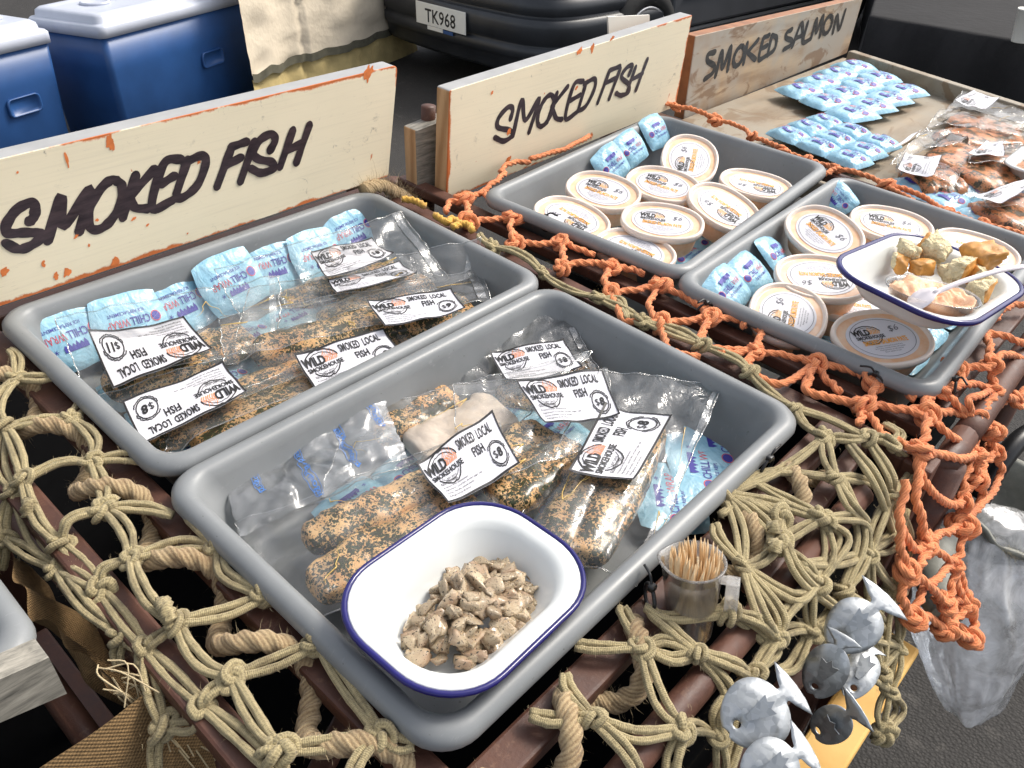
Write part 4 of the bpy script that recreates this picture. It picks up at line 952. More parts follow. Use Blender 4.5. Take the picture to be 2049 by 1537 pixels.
        Vv, Fc, MI = fish_label(price, 0, 'salmon' in cat).mesh(lambda x, y: surf(x / 2, y, .0005)); part('lettering', Vv, Fc, [M['ink'], M['ink_or']], pl_, smooth=False, mi=MI)
    if oil:
        mb = MB(); f3 = random.Random(seed * 7 + 1)
        for k in range(oil):
            i, j = f3.randrange(3, nu - 3), f3.randrange(3, nv - 3); di, dj = f3.uniform(-1, 1), f3.uniform(-1, 1)
            for b in range(2):
                P = []; a_, c_ = float(i), float(j); dx, dy = di + f3.uniform(-.6, .6), dj + f3.uniform(-.6, .6)
                for st in range(9):
                    ii, jj = int(max(0, min(nu - 1, a_))), int(max(0, min(nv - 1, c_))); P.append(np.array(V[ii * nv + jj]) + (0, 0, .0008)); a_ += dx * 1.1; c_ += dy * 1.1; dx += f3.uniform(-.2, .2); dy += f3.uniform(-.2, .2)
                P = crom(P[::2], 4); Vv, Fc, uv = tube(P, .0005, 5, rf=lambda t_: max(.12, 1 - t_)); mb.add(Vv, Fc)
        tag(mb.build('oil_streak', M['juice'], fo), kind='stuff')
    return o
W1 = .052
# nearest tray, from the back wall to the front rim
pack('fish pack in the row by the ice strip, label half under another film', [(560, 590, 800, 520, .045, .018, -.058, 'herb_fish')], [(480, 640, -.036), (900, 560, -.034), (802, 428, .004), (430, 545, -.006)],
     [(655, 575), (790, 527), (745, 492), (622, 520)], '8', -.022, 2, oil=3)
pack('fish pack whose standing film corner rises at the right end of the nearest tray', [(640, 630, 860, 548, .048, .018, -.052, 'herb_fish')], [(470, 690, -.040), (950, 560, -.034), (962, 478, .002), (500, 580, -.024)],
     [(672, 592), (838, 548), (800, 528), (655, 566)], '8', -.020, 3, oil=4)
pack('fish pack with a nine dollar label at the right end of the nearest tray', [(500, 686, 950, 594, .054, .022, -.046, 'herb_fish')], [(450, 735, -.034), (985, 610, -.032), (960, 540, -.026), (440, 640, -.026)],
     [(770, 660), (932, 622), (903, 582), (733, 604)], '9', -.014, 4, oil=4)
pack('fish pack with an upside down eleven dollar label in the nearest tray', [(205, 762, 500, 652, .058, .019, -.050, 'herb_fish')], [(180, 800, -.042), (560, 690, -.040), (560, 555, -.010), (110, 640, -.004)],
     [(370, 645), (178, 672), (228, 784), (428, 705)], '11', -.022, 5, oil=3)
pack('fish pack with an upside down eight dollar label in the nearest tray', [(270, 862, 640, 722, .056, .019, -.050, 'herb_fish')], [(250, 905, -.040), (690, 735, -.042), (620, 660, -.034), (190, 800, -.032)],
     [(447, 728), (245, 808), (285, 892), (497, 790)], '8', -.022, 6, oil=4)
pack('fish pack against the front rim of the nearest tray, label cut by the rim', [(380, 872, 780, 705, .060, .019, -.048, 'herb_fish_dark')], [(330, 925, -.044), (850, 720, -.046), (800, 640, -.036), (340, 850, -.034)],
     [(640, 800), (812, 720), (768, 662), (588, 713)], '8', -.022, 7, oil=2)
# tray with the white dish
pack('fish pack at the back of the near tray, under two other films', [(1000, 780, 1200, 728, .050, .018, -.058, 'herb_fish')], [(900, 800, -.050), (1200, 745, -.040), (1125, 615, -.020), (860, 720, -.030)],
     [(1012, 768), (1165, 742), (1128, 680), (980, 706)], '8', -.028, 8, oil=2)
pack('pale fillet pack lying skin side up left of the middle label in the near tray', [(745, 852, 905, 770, .044, .018, -.048, 'herb_fish'), (830, 890, 1010, 800, .062, .018, -.046, 'skin_fish')], [(640, 1000, -.040), (1040, 850, -.036), (1190, 705, -.026), (700, 830, -.032)],
     None, '8', 0, 9, oil=3)
pack('fish pack with the centre label in the near tray', [(958, 952, 1085, 838, .042, .020, -.038, 'herb_fish'), (996, 990, 1150, 868, .042, .020, -.038, 'herb_fish')], [(930, 1010, -.034), (1230, 900, -.032), (1215, 740, -.022), (905, 770, -.024)],
     [(1090, 853), (1240, 836), (1205, 742), (1031, 765)], '8', -.010, 10, oil=3)
pack('fish pack of two fillets behind the white dish at the left of the near tray', [(606, 1062, 905, 935, .040, .020, -.040, 'herb_fish'), (618, 1155, 960, 985, .046, .021, -.040, 'herb_fish')], [(560, 1290, -.044), (1010, 1120, -.040), (1000, 850, -.028), (470, 1050, -.036)],
     [(897, 1016), (1040, 935), (985, 825), (834, 932)], '8', -.012, 11, oil=5)
pack('fish pack with a slanting eight dollar label right of the white dish', [(1095, 1085, 1225, 890, .042, .021, -.040, 'herb_fish_dark'), (1165, 1100, 1310, 830, .042, .021, -.040, 'herb_fish')], [(990, 1120, -.042), (1270, 1190, -.046), (1445, 772, -.014), (1200, 745, -.010)],
     [(1268, 966), (1344, 838), (1210, 812), (1137, 946)], '8', -.012, 12, oil=4)
# crumpled clear gel sheet with blue brand print
gq = [at(u, v, z) for u, v, z in ((480, 1075, -.036), (815, 915, -.034), (762, 785, -.020), (427, 888, -.016))]
gs = thing('gel_sheet', 'crumpled clear gel sheet with blue thermogard print at the back left of the near tray', 'gel sheet', tuple(sum(gq) / 4 - (0, 0, .02)))
def gsurf(s, t_, up=0.0):
    P = bil(gq, s, t_); X, Y = s * 6, t_ * 5
    q_ = abs(math.sin(s * 3 * math.pi)) ** .5 * abs(math.sin(t_ * 2 * math.pi)) ** .5
    z = .0035 * q_ + .004 * nz(X * .5, Y * .5, 2) + .0012 * (1 - 2 * abs(nz(X * 1.1, Y * 1.1, 6)))
    return (P[0] + .003 * nz(X * 2, Y * 2, 9), P[1] + .003 * nz(X * 2, Y * 2, 12), P[2] + z + up)
nu, nv = 80, 56
V = [gsurf(i / (nu - 1), j / (nv - 1)) for i in range(nu) for j in range(nv)]; gso = part('sheet', V, grid_faces(nu, nv), M['film_clear'], gs)
A_ = Art()
for x, y, t_, rt in ((.22, .74, 'thermogard', -78), (.72, .90, 'thermogard', -78), (1.25, .98, 'thermogard', -78), (.10, .98, 'thermogard', -80), (.80, .40, 'thermogard', -78), (1.30, .55, 'thermogard', -78), (1.75, .92, 'thermogard', -78)):
    A_.text('*' + t_, x, y, .062, .46, .004, 0, rt); c_, s__ = math.cos(R(rt)), math.sin(R(rt))
    A_.stroke([(x + c_ * .21 - s__ * .02 + (.26 * math.cos(a)) * c_ - .05 * math.sin(a) * s__, y + s__ * .21 + c_ * .02 + .26 * math.cos(a) * s__ + .05 * math.sin(a) * c_) for a in np.linspace(0, 6.28, 30)], .005, 0)
Vv, Fc, MI = A_.mesh(lambda x, y: gsurf(min(.99, max(.01, x / 2)), min(.99, max(.01, y)), .0008)); tag(part('print', Vv, Fc, M['ink_blue'], gso, smooth=False), kind='stuff')
gel_pack('dark lying ice pack under the film at the right end of the near tray', [cellm(at(u, v, -.06), (.75, .65, 0), (.1, 0, 1), 1.3, 1.15) @ Matrix.Diagonal((1, 1, .3, 1)) for u, v in ((1405, 930), (1340, 995), (1440, 880))], (.5, .25, -.07))
# salmon on the timber bed
SG = 'smoked salmon packs on the timber bed'
sz = CZ + .012
pack('salmon pack at the back of the timber bed, furthest from the pate trays', [(1905, 225, 2040, 262, .10, .022, sz, 'salmon')], [(1870, 250, sz), (1995, 300, sz), (2090, 240, sz + .01), (1925, 185, sz + .012)], [(1962, 230), (1998, 204), (1945, 186), (1908, 205)], '9', sz + .024, 21, 'salmon pack', SG, .6, 1, (36, 28), .006)
pack('salmon pack with crumpled film in front of the furthest pack', [(1890, 268, 2040, 262, .09, .022, sz, 'salmon')], [(1850, 265, sz), (2060, 300, sz), (2090, 235, sz + .01), (1880, 220, sz + .012)], None, '9', 0, 22, 'salmon pack', SG, .9, 1, (36, 28))
pack('salmon pack with greyish glossy film in the middle of the timber bed', [(1900, 325, 1955, 285, .10, .030, sz + .006, 'salmon')], [(1780, 330, sz + .01), (1900, 330, sz), (1970, 270, sz + .01), (1850, 262, sz + .016)], [(1790, 305), (1835, 272), (1842, 265), (1782, 300)], '9', sz + .02, 23, 'salmon pack', SG, .8, 1, (36, 28), .006)
pack('salmon pack with the tilted label nearest the grey pate tray', [(1830, 350, 1915, 345, .09, .024, sz + .004, 'salmon')], [(1785, 365, sz), (1900, 400, sz), (1930, 320, sz + .01), (1800, 310, sz + .012)], [(1863, 366), (1880, 325), (1808, 312), (1793, 345)], '9', sz + .026, 24, 'salmon pack', SG, .6, 1, (36, 28), .006)
pack('salmon pack with a pale label between two orange fillets', [(1930, 345, 2070, 318, .10, .026, sz + .008, 'salmon')], [(1920, 370, sz), (2080, 360, sz), (2070, 290, sz + .01), (1935, 300, sz + .012)], [(2002, 330), (2004, 292), (1970, 290), (1930, 322)], '9', sz + .030, 25, 'salmon pack', SG, .6, 1, (36, 28), .006)
pack('salmon pack at the right photo edge next to the orange rope', [(1985, 425, 2110, 395, .10, .026, sz + .004, 'salmon')], [(1960, 450, sz), (2100, 460, sz), (2090, 360, sz + .01), (1925, 365, sz + .012)], [(2000, 420), (2060, 385), (2045, 368), (1945, 400)], '9', sz + .030, 26, 'salmon pack', SG, .6, 1, (36, 28), .006)
dw = at(2092, 328, CZ + .05); dwo = thing('white_dish', 'edge of a white dish at the right photo edge among the salmon packs', 'dish', tuple(dw - (0, 0, .03)))
Vv, Fc = loft([[(x, y, z) for x, y in rrect(.07 - i, .05 - i, .03)] for i, z in ((.02, 0), (.006, .028), (0, .03), (.001, .033), (.008, .032), (.022, .006))]); part('dish_body', Vv, Fc, M['enamel'], dwo, world=False)

# ------------------------------------------------------------------ enamel dishes and what is in them
def dish(label, c, hx, hy, r, dep, rot, tilt, blue=False, bead=.0021, st=1.0):
    m = Matrix.Rotation(R(tilt[0]), 3, 'X') @ Matrix.Rotation(R(tilt[1]), 3, 'Y') @ Matrix.Rotation(R(rot), 3, 'Z')
    o = thing('enamel_dish', label, 'dish', tuple(c), m, 'white enamel dishes with blue rims')
    L = [[(x, y, z) for x, y in rrect(hx - i, hy - i, max(.012, r - i * .55), 10)] for i, z in ((q if q < .017 else .0155 + (q - .0155) * st, zq) for q, zq in ((.034, -dep), (.030, -dep + .001), (.021, -dep + .008), (.0135, -.006), (.0095, -.0032), (.0022, -.0016), (.0012, -.0008), (.0024, .0002), (.0095, -.0012), (.0130, -.0035), (.0155, -.008), (.0235, -dep + .012), (.030, -dep + .004), (.038, -dep + .002)))]
    Vv, Fc = loft(L); nq = len(L[0]); part('dish_body', Vv, Fc, [M['enamel'], M['enamel_blue']], o, world=False, mi=[1 if blue and (k < 6 * nq or k == len(L[0]) * (len(L) - 1)) else 0 for k in range(len(Fc))])
    P = [(x, y, -.0012) for x, y in rrect(hx, hy, r, 10)]; Vv, Fc, uv = tube(P, bead, 8, closed=True); part('blue_rim', Vv, Fc, M['enamel_blue'], o, world=False, uv=uv)
    return o
DBC = sum([at(712, 1290, .021), at(1140, 1180, .003), at(945, 1010, .013), at(850, 1388, .011)]) / 4 + at(921, 1206, .012) - at(904, 1231, .012) + (0, 0, .003)
DB = dish('oblong white dish of chopped smoked fish standing in the near corner of the near tray', tuple(DBC), .0775, .0580, .044, .036, 2.5, (1.5, 4), True)
DD = dish('white dish holding bread and a pate sample on top of the pate tubs', (.845, .163, .056), .094, .071, .046, .027, -6, (2, 4), bead=.0030, st=.66)
def hull(pts, sub=1, sm=.5):
    bm = bmesh.new(); [bm.verts.new(p) for p in pts]; r = bmesh.ops.convex_hull(bm, input=bm.verts)
    bmesh.ops.delete(bm, geom=[e for e in r['geom_interior'] if isinstance(e, bmesh.types.BMVert)], context='VERTS')
    for _ in range(sub):
        bmesh.ops.subdivide_edges(bm, edges=bm.edges[:], cuts=1, use_grid_fill=True); bmesh.ops.smooth_vert(bm, verts=bm.verts[:], factor=sm, use_axis_x=True, use_axis_y=True, use_axis_z=True)
    bmesh.ops.triangulate(bm, faces=bm.faces[:]); bm.verts.index_update(); bm.normal_update()
    V = [v.co.copy() for v in bm.verts]; F = [[v.index for v in f.verts] for f in bm.faces]; N = [f.normal.copy() for f in bm.faces]; bm.free(); return V, F, N
chm = []
for k in range(14):
    a, b, c_ = rnd.uniform(.7, 1.3), rnd.uniform(.5, .9), rnd.uniform(.35, .7)
    V, F, N = hull([(rnd.choice((-1, 1)) * a * rnd.uniform(.6, 1), rnd.choice((-1, 1)) * b * rnd.uniform(.5, 1), rnd.choice((-1, 1)) * c_ * rnd.uniform(.5, 1)) for _ in range(11)], 2, .28)
    V = [v * (1 + .22 * nz(v.x * 2.2 + k, v.y * 2.2, v.z * 2.2) + .10 * nz(v.x * 2 + k, v.y * 9, v.z * 9)) for v in V]; chm.append(mesh([v * .0094 for v in V], F, M['chunk']))
MD = MATX[DB]; heap = []
for k in range(150):
    r_ = math.sqrt(rnd.random()); a = rnd.uniform(0, 6.283); x, y = .005 + .053 * r_ * math.cos(a), -.003 + .030 * r_ * math.sin(a)
    z = -.031 + .021 * max(0, 1 - r_ ** 2) * rnd.random() ** .6 + .004
    o = D.objects.new('fish_chunk', chm[k % 14]); coll.objects.link(o); s_ = rnd.uniform(.68, 1.12)
    m = MD @ Matrix.Translation((x, y, z)) @ Matrix.Rotation(rnd.uniform(0, 6.28), 4, 'Z') @ Matrix.Rotation(rnd.uniform(-.7, .7), 4, 'X') @ Matrix.Rotation(rnd.uniform(-.7, .7), 4, 'Y') @ Matrix.Scale(s_, 4)
    o.matrix_world = m; tag(o, 'herb flecked piece of smoked fish heaped in the white dish', 'fish piece', 'chopped fish pieces in the dish')
# bread
BR = [((1815, 498), .022, .010, 35, 'crusty bread slice leaning at the upper left of the bread dish'), ((1868, 500), .019, .018, 10, 'pale cube of bread with a hole at the back of the bread dish'), ((1925, 535), .022, .014, -8, 'bread piece with browned lower crust in the middle of the bread dish'), ((1962, 520), .020, .020, 60, 'pointed golden crust standing at the right of the bread'),
      ((1800, 528), .014, .012, 20, 'small crust in the lower left of the bread heap'), ((1842, 534), .014, .012, -20, 'small crust between the left slice and the pate tub'), ((1958, 582), .018, .014, 5, 'bread cube beside the right end of the pate tub'), ((1955, 555), .018, .015, 30, 'browned bread piece under the fork handle'), ((1900, 545), .014, .012, 50, 'small bread piece behind the pate tub')]
for k, ((u, v), a, b, rt, lb) in enumerate(BR):
    r2 = random.Random(k + 40); V, F, N = hull([(sx * a * 1.1 * r2.uniform(.55, 1.05), sy * b * .95 * r2.uniform(.6, 1.05), sz * b * .85 * r2.uniform(.45, 1.05)) for sx in (-1, 1) for sy in (-1, 1) for sz in (-1, 1)], 3, .22)
    V = [Vector(q) * (1 + .26 * nz(q.x * 110 + k, q.y * 110, q.z * 110) + .12 * nz(q.x * 420, q.y * 420, q.z * 420)) for q in V]
    mi = [1 if n.z * .6 - n.y * .8 * (1 if k % 2 else -1) < -.45 or (k in (3, 4, 5) and n.y < .3) else 0 for n in N]
    me = mesh(V, F, [M['crumb'], M['crust']], True, mi=mi); o = D.objects.new('bread_piece', me); coll.objects.link(o)
    p = at(u, v, .050 if k not in (1, 3, 0, 2) else .058); m = Matrix.Rotation(R(rt), 3, 'Z') @ Matrix.Rotation(R(18 * math.sin(k * 2)), 3, 'X'); o.matrix_world = Matrix.Translation(Vector(p)) @ m.to_4x4()
    tag(o, lb, 'bread', 'bread pieces in the enamel dish')
# open pate sample
pc_ = at(1866, 585, .061); e1 = at(1945, 612, .060) - at(1755, 570, .060)
mt = frame(e1, z=Vector((.06, .05, 1))); st = thing('sample_tub', 'open clear oval tub of salmon pate in the bread dish', 'tub', tuple(pc_), mt)
a_, b_ = .043, .029
Vv, Fc = loft([oval(a_ - .008, b_ - .008, -.022), oval(a_ - .002, b_ - .002, -.002), oval(a_, b_, -.0005), oval(a_ + .0012, b_ + .0012, .0008), oval(a_, b_, .0016), oval(a_ - .003, b_ - .003, 0), oval(a_ - .0085, b_ - .0085, -.019)], True, True); part('tub_wall', Vv, Fc, M['clear_tub'], st, world=False)
nr = 22; V = []
for i in range(nr + 1):
    for t_ in th_:
        r_ = i / nr; x, y = (a_ - .004) * r_ * math.cos(t_), (b_ - .004) * r_ * math.sin(t_)
        z = .0005 + .011 * max(0, nz(x * 42 + .4, y * 42, 1) + .35 * (y / b_) + .12) + .005 * nz(x * 120, y * 120, 4) + .0026 * nz(x * 300, y * 300, 2) - .003 * r_ ** 6 - .006 * math.exp(-((x - .02) ** 2 + (y + .008) ** 2) / .00012)
        V.append((x, y, z))
F = [(i * n_ + j, (i + 1) * n_ + j, (i + 1) * n_ + (j + 1) % n_, i * n_ + (j + 1) % n_) for i in range(nr) for j in range(n_)]
V += [(p[0] * .95, p[1] * .95, -.019) for p in V[-n_:]]; F += [(nr * n_ + j, (nr + 1) * n_ + j, (nr + 1) * n_ + (j + 1) % n_, nr * n_ + (j + 1) % n_) for j in range(n_)]
part('pate', V, F, M['pate'], st, world=False)
h0, h1 = at(1868, 588, .068), at(2046, 535, .086); P = crom([h0, h0 * .7 + h1 * .3 + (0, 0, .004), h0 * .3 + h1 * .7 + (0, 0, .004), h1], 8); hv = h1 - h0; sd_ = np.cross(hv, (0, 0, 1)); sd_ /= np.linalg.norm(sd_)
fk = thing('plastic_fork', 'white plastic tasting fork stuck in the pate with its handle over the dish edge', 'fork', tuple(h0))
mb = MB()
rows = [[p + sd_ * w_ + np.array([0, 0, hgt]) for w_, hgt in ((-.0030, 0), (-.0030, .0012), (-.0012, .0028), (.0012, .0028), (.0030, .0012), (.0030, 0), (.0012, -.0010), (-.0012, -.0010))] for p in P]
Vv, Fc = loft(rows); mb.add(Vv, Fc); mb.build('handle', M['fork'], fk)
d_ = -hv / np.linalg.norm(hv); rows = []
for t_, w_, dz in ((-.3, .003, .001), (.2, .006, .001), (.6, .0095, -.001), (1, .0105, -.004), (1.5, .009, -.009)):
    c_ = h0 + d_ * .013 * t_ + np.array([0, 0, dz]); rows.append([c_ + sd_ * w_ * k + np.array([0, 0, .003 * k * k + hh]) for k, hh in ((-1, 0), (-.5, 0), (0, 0), (.5, 0), (1, 0), (1, -.001), (.5, -.001), (0, -.001), (-.5, -.001), (-1, -.001))])
Vv, Fc = loft(rows); part('fork_head', Vv, Fc, M['fork'], fk)

# ------------------------------------------------------------------ measuring cup of toothpicks
cc_ = at(1396, 1118, .022); ax = np.array([-.02, .06, 1.0]); bt = at(1378, 1262, -.04); ax = cc_ - bt; CHt = np.linalg.norm(ax); ax /= CHt
mc = frame((1, -.2, 0), z=Vector(ax)); cu = thing('measuring_cup', 'small clear measuring cup full of toothpicks caught in the hemp net', 'cup', tuple(bt), mc)
r0, r1 = .0150, .0205
def circ(r, z, sp=0.0): return [(r * math.cos(t_) * (1 + sp * max(0, math.cos(t_ - 2.2)) ** 12), r * math.sin(t_) * (1 + sp * max(0, math.cos(t_ - 2.2)) ** 12), z) for t_ in th_]
Vv, Fc = loft([circ(r0, 0), circ(r0 + .0008, .001), circ(r1 - .001, CHt - .003, .05), circ(r1 + .0012, CHt - .001, .13), circ(r1 + .0012, CHt, .14), circ(r1 - .0005, CHt, .12), circ(r0 - .0008, .003)]); part('cup_wall', Vv, Fc, M['cup_plastic'], cu, world=False)
hd = Vector(mc.inverted() @ Vector(at(1440, 1190, 0) - bt)); ha = math.atan2(hd.y, hd.x); m3 = Matrix.Rotation(ha, 3, 'Z'); mb = MB()
for c_, s_ in (((r1 + .004, 0, CHt - .012), (.012, .008, .0016)), ((r1 + .0095, 0, CHt - .026), (.0016, .008, .030)), ((r1 + .006, .0042, CHt - .026), (.009, .0012, .030)), ((r1 + .006, -.0042, CHt - .026), (.009, .0012, .030))): mb.box(m3 @ Vector(c_), *s_, m3, 0, .0004)
mb.build('handle', M['cup_plastic'], cu, world=False)
Vv, Fc, uv = tube([(0, 0, 0), (0, 0, .0015), (0, 0, .006), (0, 0, .056), (0, 0, .0625), (0, 0, .065)], .00105, 7, rf=lambda t_: 1); 
Pk = [(0, 0, 0), (0, 0, .006), (0, 0, .058), (0, 0, .065)]; rr_ = [.0002, .00105, .00105, .00018]
Vv, Fc = loft([[(r_ * math.cos(t_), r_ * math.sin(t_), p_[2]) for t_ in np.linspace(0, 6.2832, 8)[:-1]] for p_, r_ in zip(Pk, rr_)]); pm = mesh(Vv, Fc, M['pick'])
mw = MATX[cu]
for k in range(74):
    r_ = math.sqrt(rnd.random()); a = rnd.uniform(0, 6.283); b0 = Vector((r0 * .86 * r_ * math.cos(a), r0 * .86 * r_ * math.sin(a), .004)); tl = rnd.choice((-.006, -.004, .002)) if k % 3 else .003
    r_2 = min(1, r_ + .05); b1 = Vector((r1 * .86 * r_2 * math.cos(a + .55), r1 * .86 * r_2 * math.sin(a + .55), .068)); b1.x += .002
    m = frame(b1 - b0, y=(0, 1, .01)) @ Matrix(((0, 0, 1), (1, 0, 0), (0, 1, 0))); o = D.objects.new('toothpick', pm); coll.objects.link(o)
    o.matrix_world = mw @ Matrix.Translation(b0 + (b1 - b0).normalized() * tl * (1 if r_ < .8 else .2)) @ m.to_4x4(); tag(o, 'wooden toothpick standing in the clear measuring cup', 'toothpick', 'toothpicks in the measuring cup')
# ------------------------------------------------------------------ nets
def knot_path(p, q, Rr, rr, n=54, zs=1.0):
    return [((Rr + rr * math.cos(q * t_)) * math.cos(p * t_), (Rr + rr * math.cos(q * t_)) * math.sin(p * t_), zs * rr * math.sin(q * t_) * 1.3) for t_ in np.linspace(0, 2 * math.pi, n + 1)[:-1]]
def knot_meshes(mat, r, Rr, rr, k, **kw):
    out = []
    for i in range(k):
        P = np.array(knot_path(*((2, 3), (3, 2), (2, 5))[i % 3], Rr * (1 + .12 * i / k), rr, 72 if kw else 54)); P += np.array([[.0010 * nz(a * .5, i, c) for c in (1, 4, 8)] for a in range(len(P))])
        V, F, uv = tube(P, r, 10 if kw else 8, closed=True, **kw); out.append(mesh(V, F, M[mat], uv=uv))
    return out
HK = knot_meshes('hemp', .0030, .0046, .0032, 6); OK_ = knot_meshes('orange_rope', .0034, .0054, .0040, 6, lobes=3, amp=.22, pitch=.010)
def side_x(u, v, zt, x0, k):
    return hit(u, v, (-k, 0, 1), zt - k * x0)
def hempP(u, v):
    p = at(u, v, -.013)
    if p[1] < .09: return drape(u, v, -.013, .09)
    if p[0] < .112: return side_x(u, v, -.013, .112, 1.1)
    return p
def orangeP(u, v):
    if v < 480 and u > 1340 and u + 0 > 1340 and at(u, v, -.012)[0] > 1.15: return at(u, v, -.020)
    p = at(u, v, -.014)
    return p if p[1] > .075 else drape(u, v, -.014, .075)
def hairs(S, n, ln, wd, seed):
    """S: list of (point, radius) along ropes"""
    r_ = random.Random(seed); mb = MB()
    for _ in range(n):
        p, rad = S[r_.randrange(len(S))]; d = np.array([r_.gauss(0, 1), r_.gauss(0, 1), r_.gauss(.3, 1)]); d /= np.linalg.norm(d); L_ = ln * r_.uniform(.4, 1.5)
        a = np.array(p) + d * rad * .9; k = np.array([r_.gauss(0, 1) for _ in range(3)]) * .5; b = a + (d + k * .5) * L_ * .5; c = b + (d * .4 + k) * L_ * .5
        s_ = np.cross(d, (0.3, .8, .5)); s_ = s_ / (np.linalg.norm(s_) + 1e-9) * wd
        mb.add([a - s_, a + s_, b + s_ * .7, b - s_ * .7, c], [(0, 1, 2, 3), (3, 2, 4)])
    return mb
def net(name, label, mat, nodes, edges, PF, r, knots, strands, group=None, seg=14, sides=8, hair=0, hmat='fibre', tw=None, ksz=1.0, loc=None, seed=3):
    rr = random.Random(seed); P = {k: PF(*v) for k, v in nodes.items()}
    for k in P: P[k] = P[k] + np.array([0, 0, .0015 * rr.random()])
    o = thing(name, label, 'net', tuple(loc if loc is not None else (sum(P.values()) / len(P)))); inv = MATX[o].inverted(); S = []
    for e in edges:
        pts = [P[x] if x in P else PF(*x) for x in e]
        ends = (e[0] in nodes, e[-1] in nodes)
        d = pts[-1] - pts[0]; L_ = np.linalg.norm(d); sd = np.cross(d, (0, 0, 1)); sd = sd / (np.linalg.norm(sd) + 1e-9); upv = np.cross(sd, d); upv /= np.linalg.norm(upv) + 1e-9
        if len(pts) == 2:
            bow = rr.uniform(-.13, .13) * L_; sag = rr.uniform(-.04, .08) * L_
            pts = [pts[0], pts[0] + d * .33 + sd * bow * .85 + upv * sag, pts[0] + d * .67 + sd * bow + upv * sag * .8, pts[1]]
        base = crom(pts, max(5, seg // (len(pts) - 1))); k = len(base)
        for s_ in range(strands):
            if strands == 2:
                sg = -1 if s_ == 0 else 1; op = rr.uniform(.55, 1.25); ph = rr.uniform(.3, .7)
                off = np.array([sd * sg * r * (.45 + op * .62 * math.sin(math.pi * (i / (k - 1)) ** (.7 + ph * .6))) + upv * r * .35 * sg * math.sin(4 * i / k + ph * 6) for i in range(k)])
            else: off = np.array([sd * .0012 * math.sin(i * .35 + s_) for i in range(k)])
            Q = base + off
            kw = dict(lobes=3, amp=.24, pitch=tw) if tw else {}
            rf = (lambda t_: 1 + .05 * math.sin(t_ * 23))
            V, F, uv = tube(Q, r * rr.uniform(.90, 1.08), sides, rf=rf, **kw)
            if strands == 2: V = [v + (q_ - v) * (.16 * nz(v[0] * 420, v[1] * 420, v[2] * 420) + .10) for v, q_ in zip(V, np.repeat(Q, sides, 0))]
            part('cord', V, F, M[mat], o, uv=uv); S += [(q, r) for q in Q[::2]]
    for i, (k_, p) in enumerate(P.items()):
        kk = D.objects.new('knot', knots[i % len(knots)]); coll.objects.link(kk); kk.parent = o
        m = Matrix.Rotation(rr.uniform(0, 6.28), 4, 'Z') @ Matrix.Rotation(rr.uniform(-.7, .7), 4, 'X') @ Matrix.Rotation(rr.uniform(-.7, .7), 4, 'Y'); s_ = ksz * rr.uniform(.85, 1.15)
        kk.matrix_local = inv @ Matrix.Translation(Vector(p)) @ m @ Matrix.Diagonal((s_ * 1.1, s_ * .9, s_ * .85, 1)); S += [(p + np.array([rr.gauss(0, .005) for _ in range(3)]), r * 1.3) for _ in range(8)]
    if hair: tag(hairs(S, hair, (.0032 if strands == 2 else .005), .00012, seed).build('loose_fibre', M[hmat], o, smooth=False), kind='stuff')
    return o
HN = {'N0': (34, 758), 'N1': (11, 856), 'N2': (143, 840), 'N3': (186, 926), 'N4': (47, 961), 'N5': (208, 1019), 'N6': (122, 1090), 'N7': (264, 1120), 'N8': (437, 1096), 'N9': (202, 1183), 'N10': (355, 1250), 'N11': (530, 1193), 'N12': (294, 1302), 'N13': (465, 1357), 'N14': (637, 1287), 'N15': (407, 1412), 'N16': (328, 1456), 'N17': (557, 1504), 'N19': (762, 1472), 'La': (14, 1082), 'Lc': (116, 1140), 'Le': (246, 1270), 'Lg': (28, 985),
      'F0': (1649, 877), 'F1': (1735, 877), 'F2': (1783, 888), 'F3': (1670, 960), 'F4': (1783, 992), 'F5': (1452, 992), 'F6': (1646, 1040), 'F7': (1737, 1107), 'F8': (1557, 1090), 'F9': (1486, 1136), 'F10': (1636, 1165), 'F11': (1686, 1183), 'F12': (1457, 1227), 'F13': (1553, 1279), 'F14': (1622, 1262), 'F15': (1395, 1308), 'F16': (1505, 1351), 'F17': (1284, 1299), 'F18': (1184, 1438), 'F19': (1366, 1462), 'F20': (1437, 1476), 'F21': (1788, 1179), 'F22': (1797, 1294), 'F23': (1778, 1380), 'F24': (1768, 1468), 'F25': (1764, 1342), 'F26': (1560, 1040),
      'B0': (985, 497), 'B1': (1085, 548), 'B2': (1195, 598), 'B3': (1285, 645), 'B4': (1405, 692), 'B5': (1500, 745), 'B6': (1590, 820)}
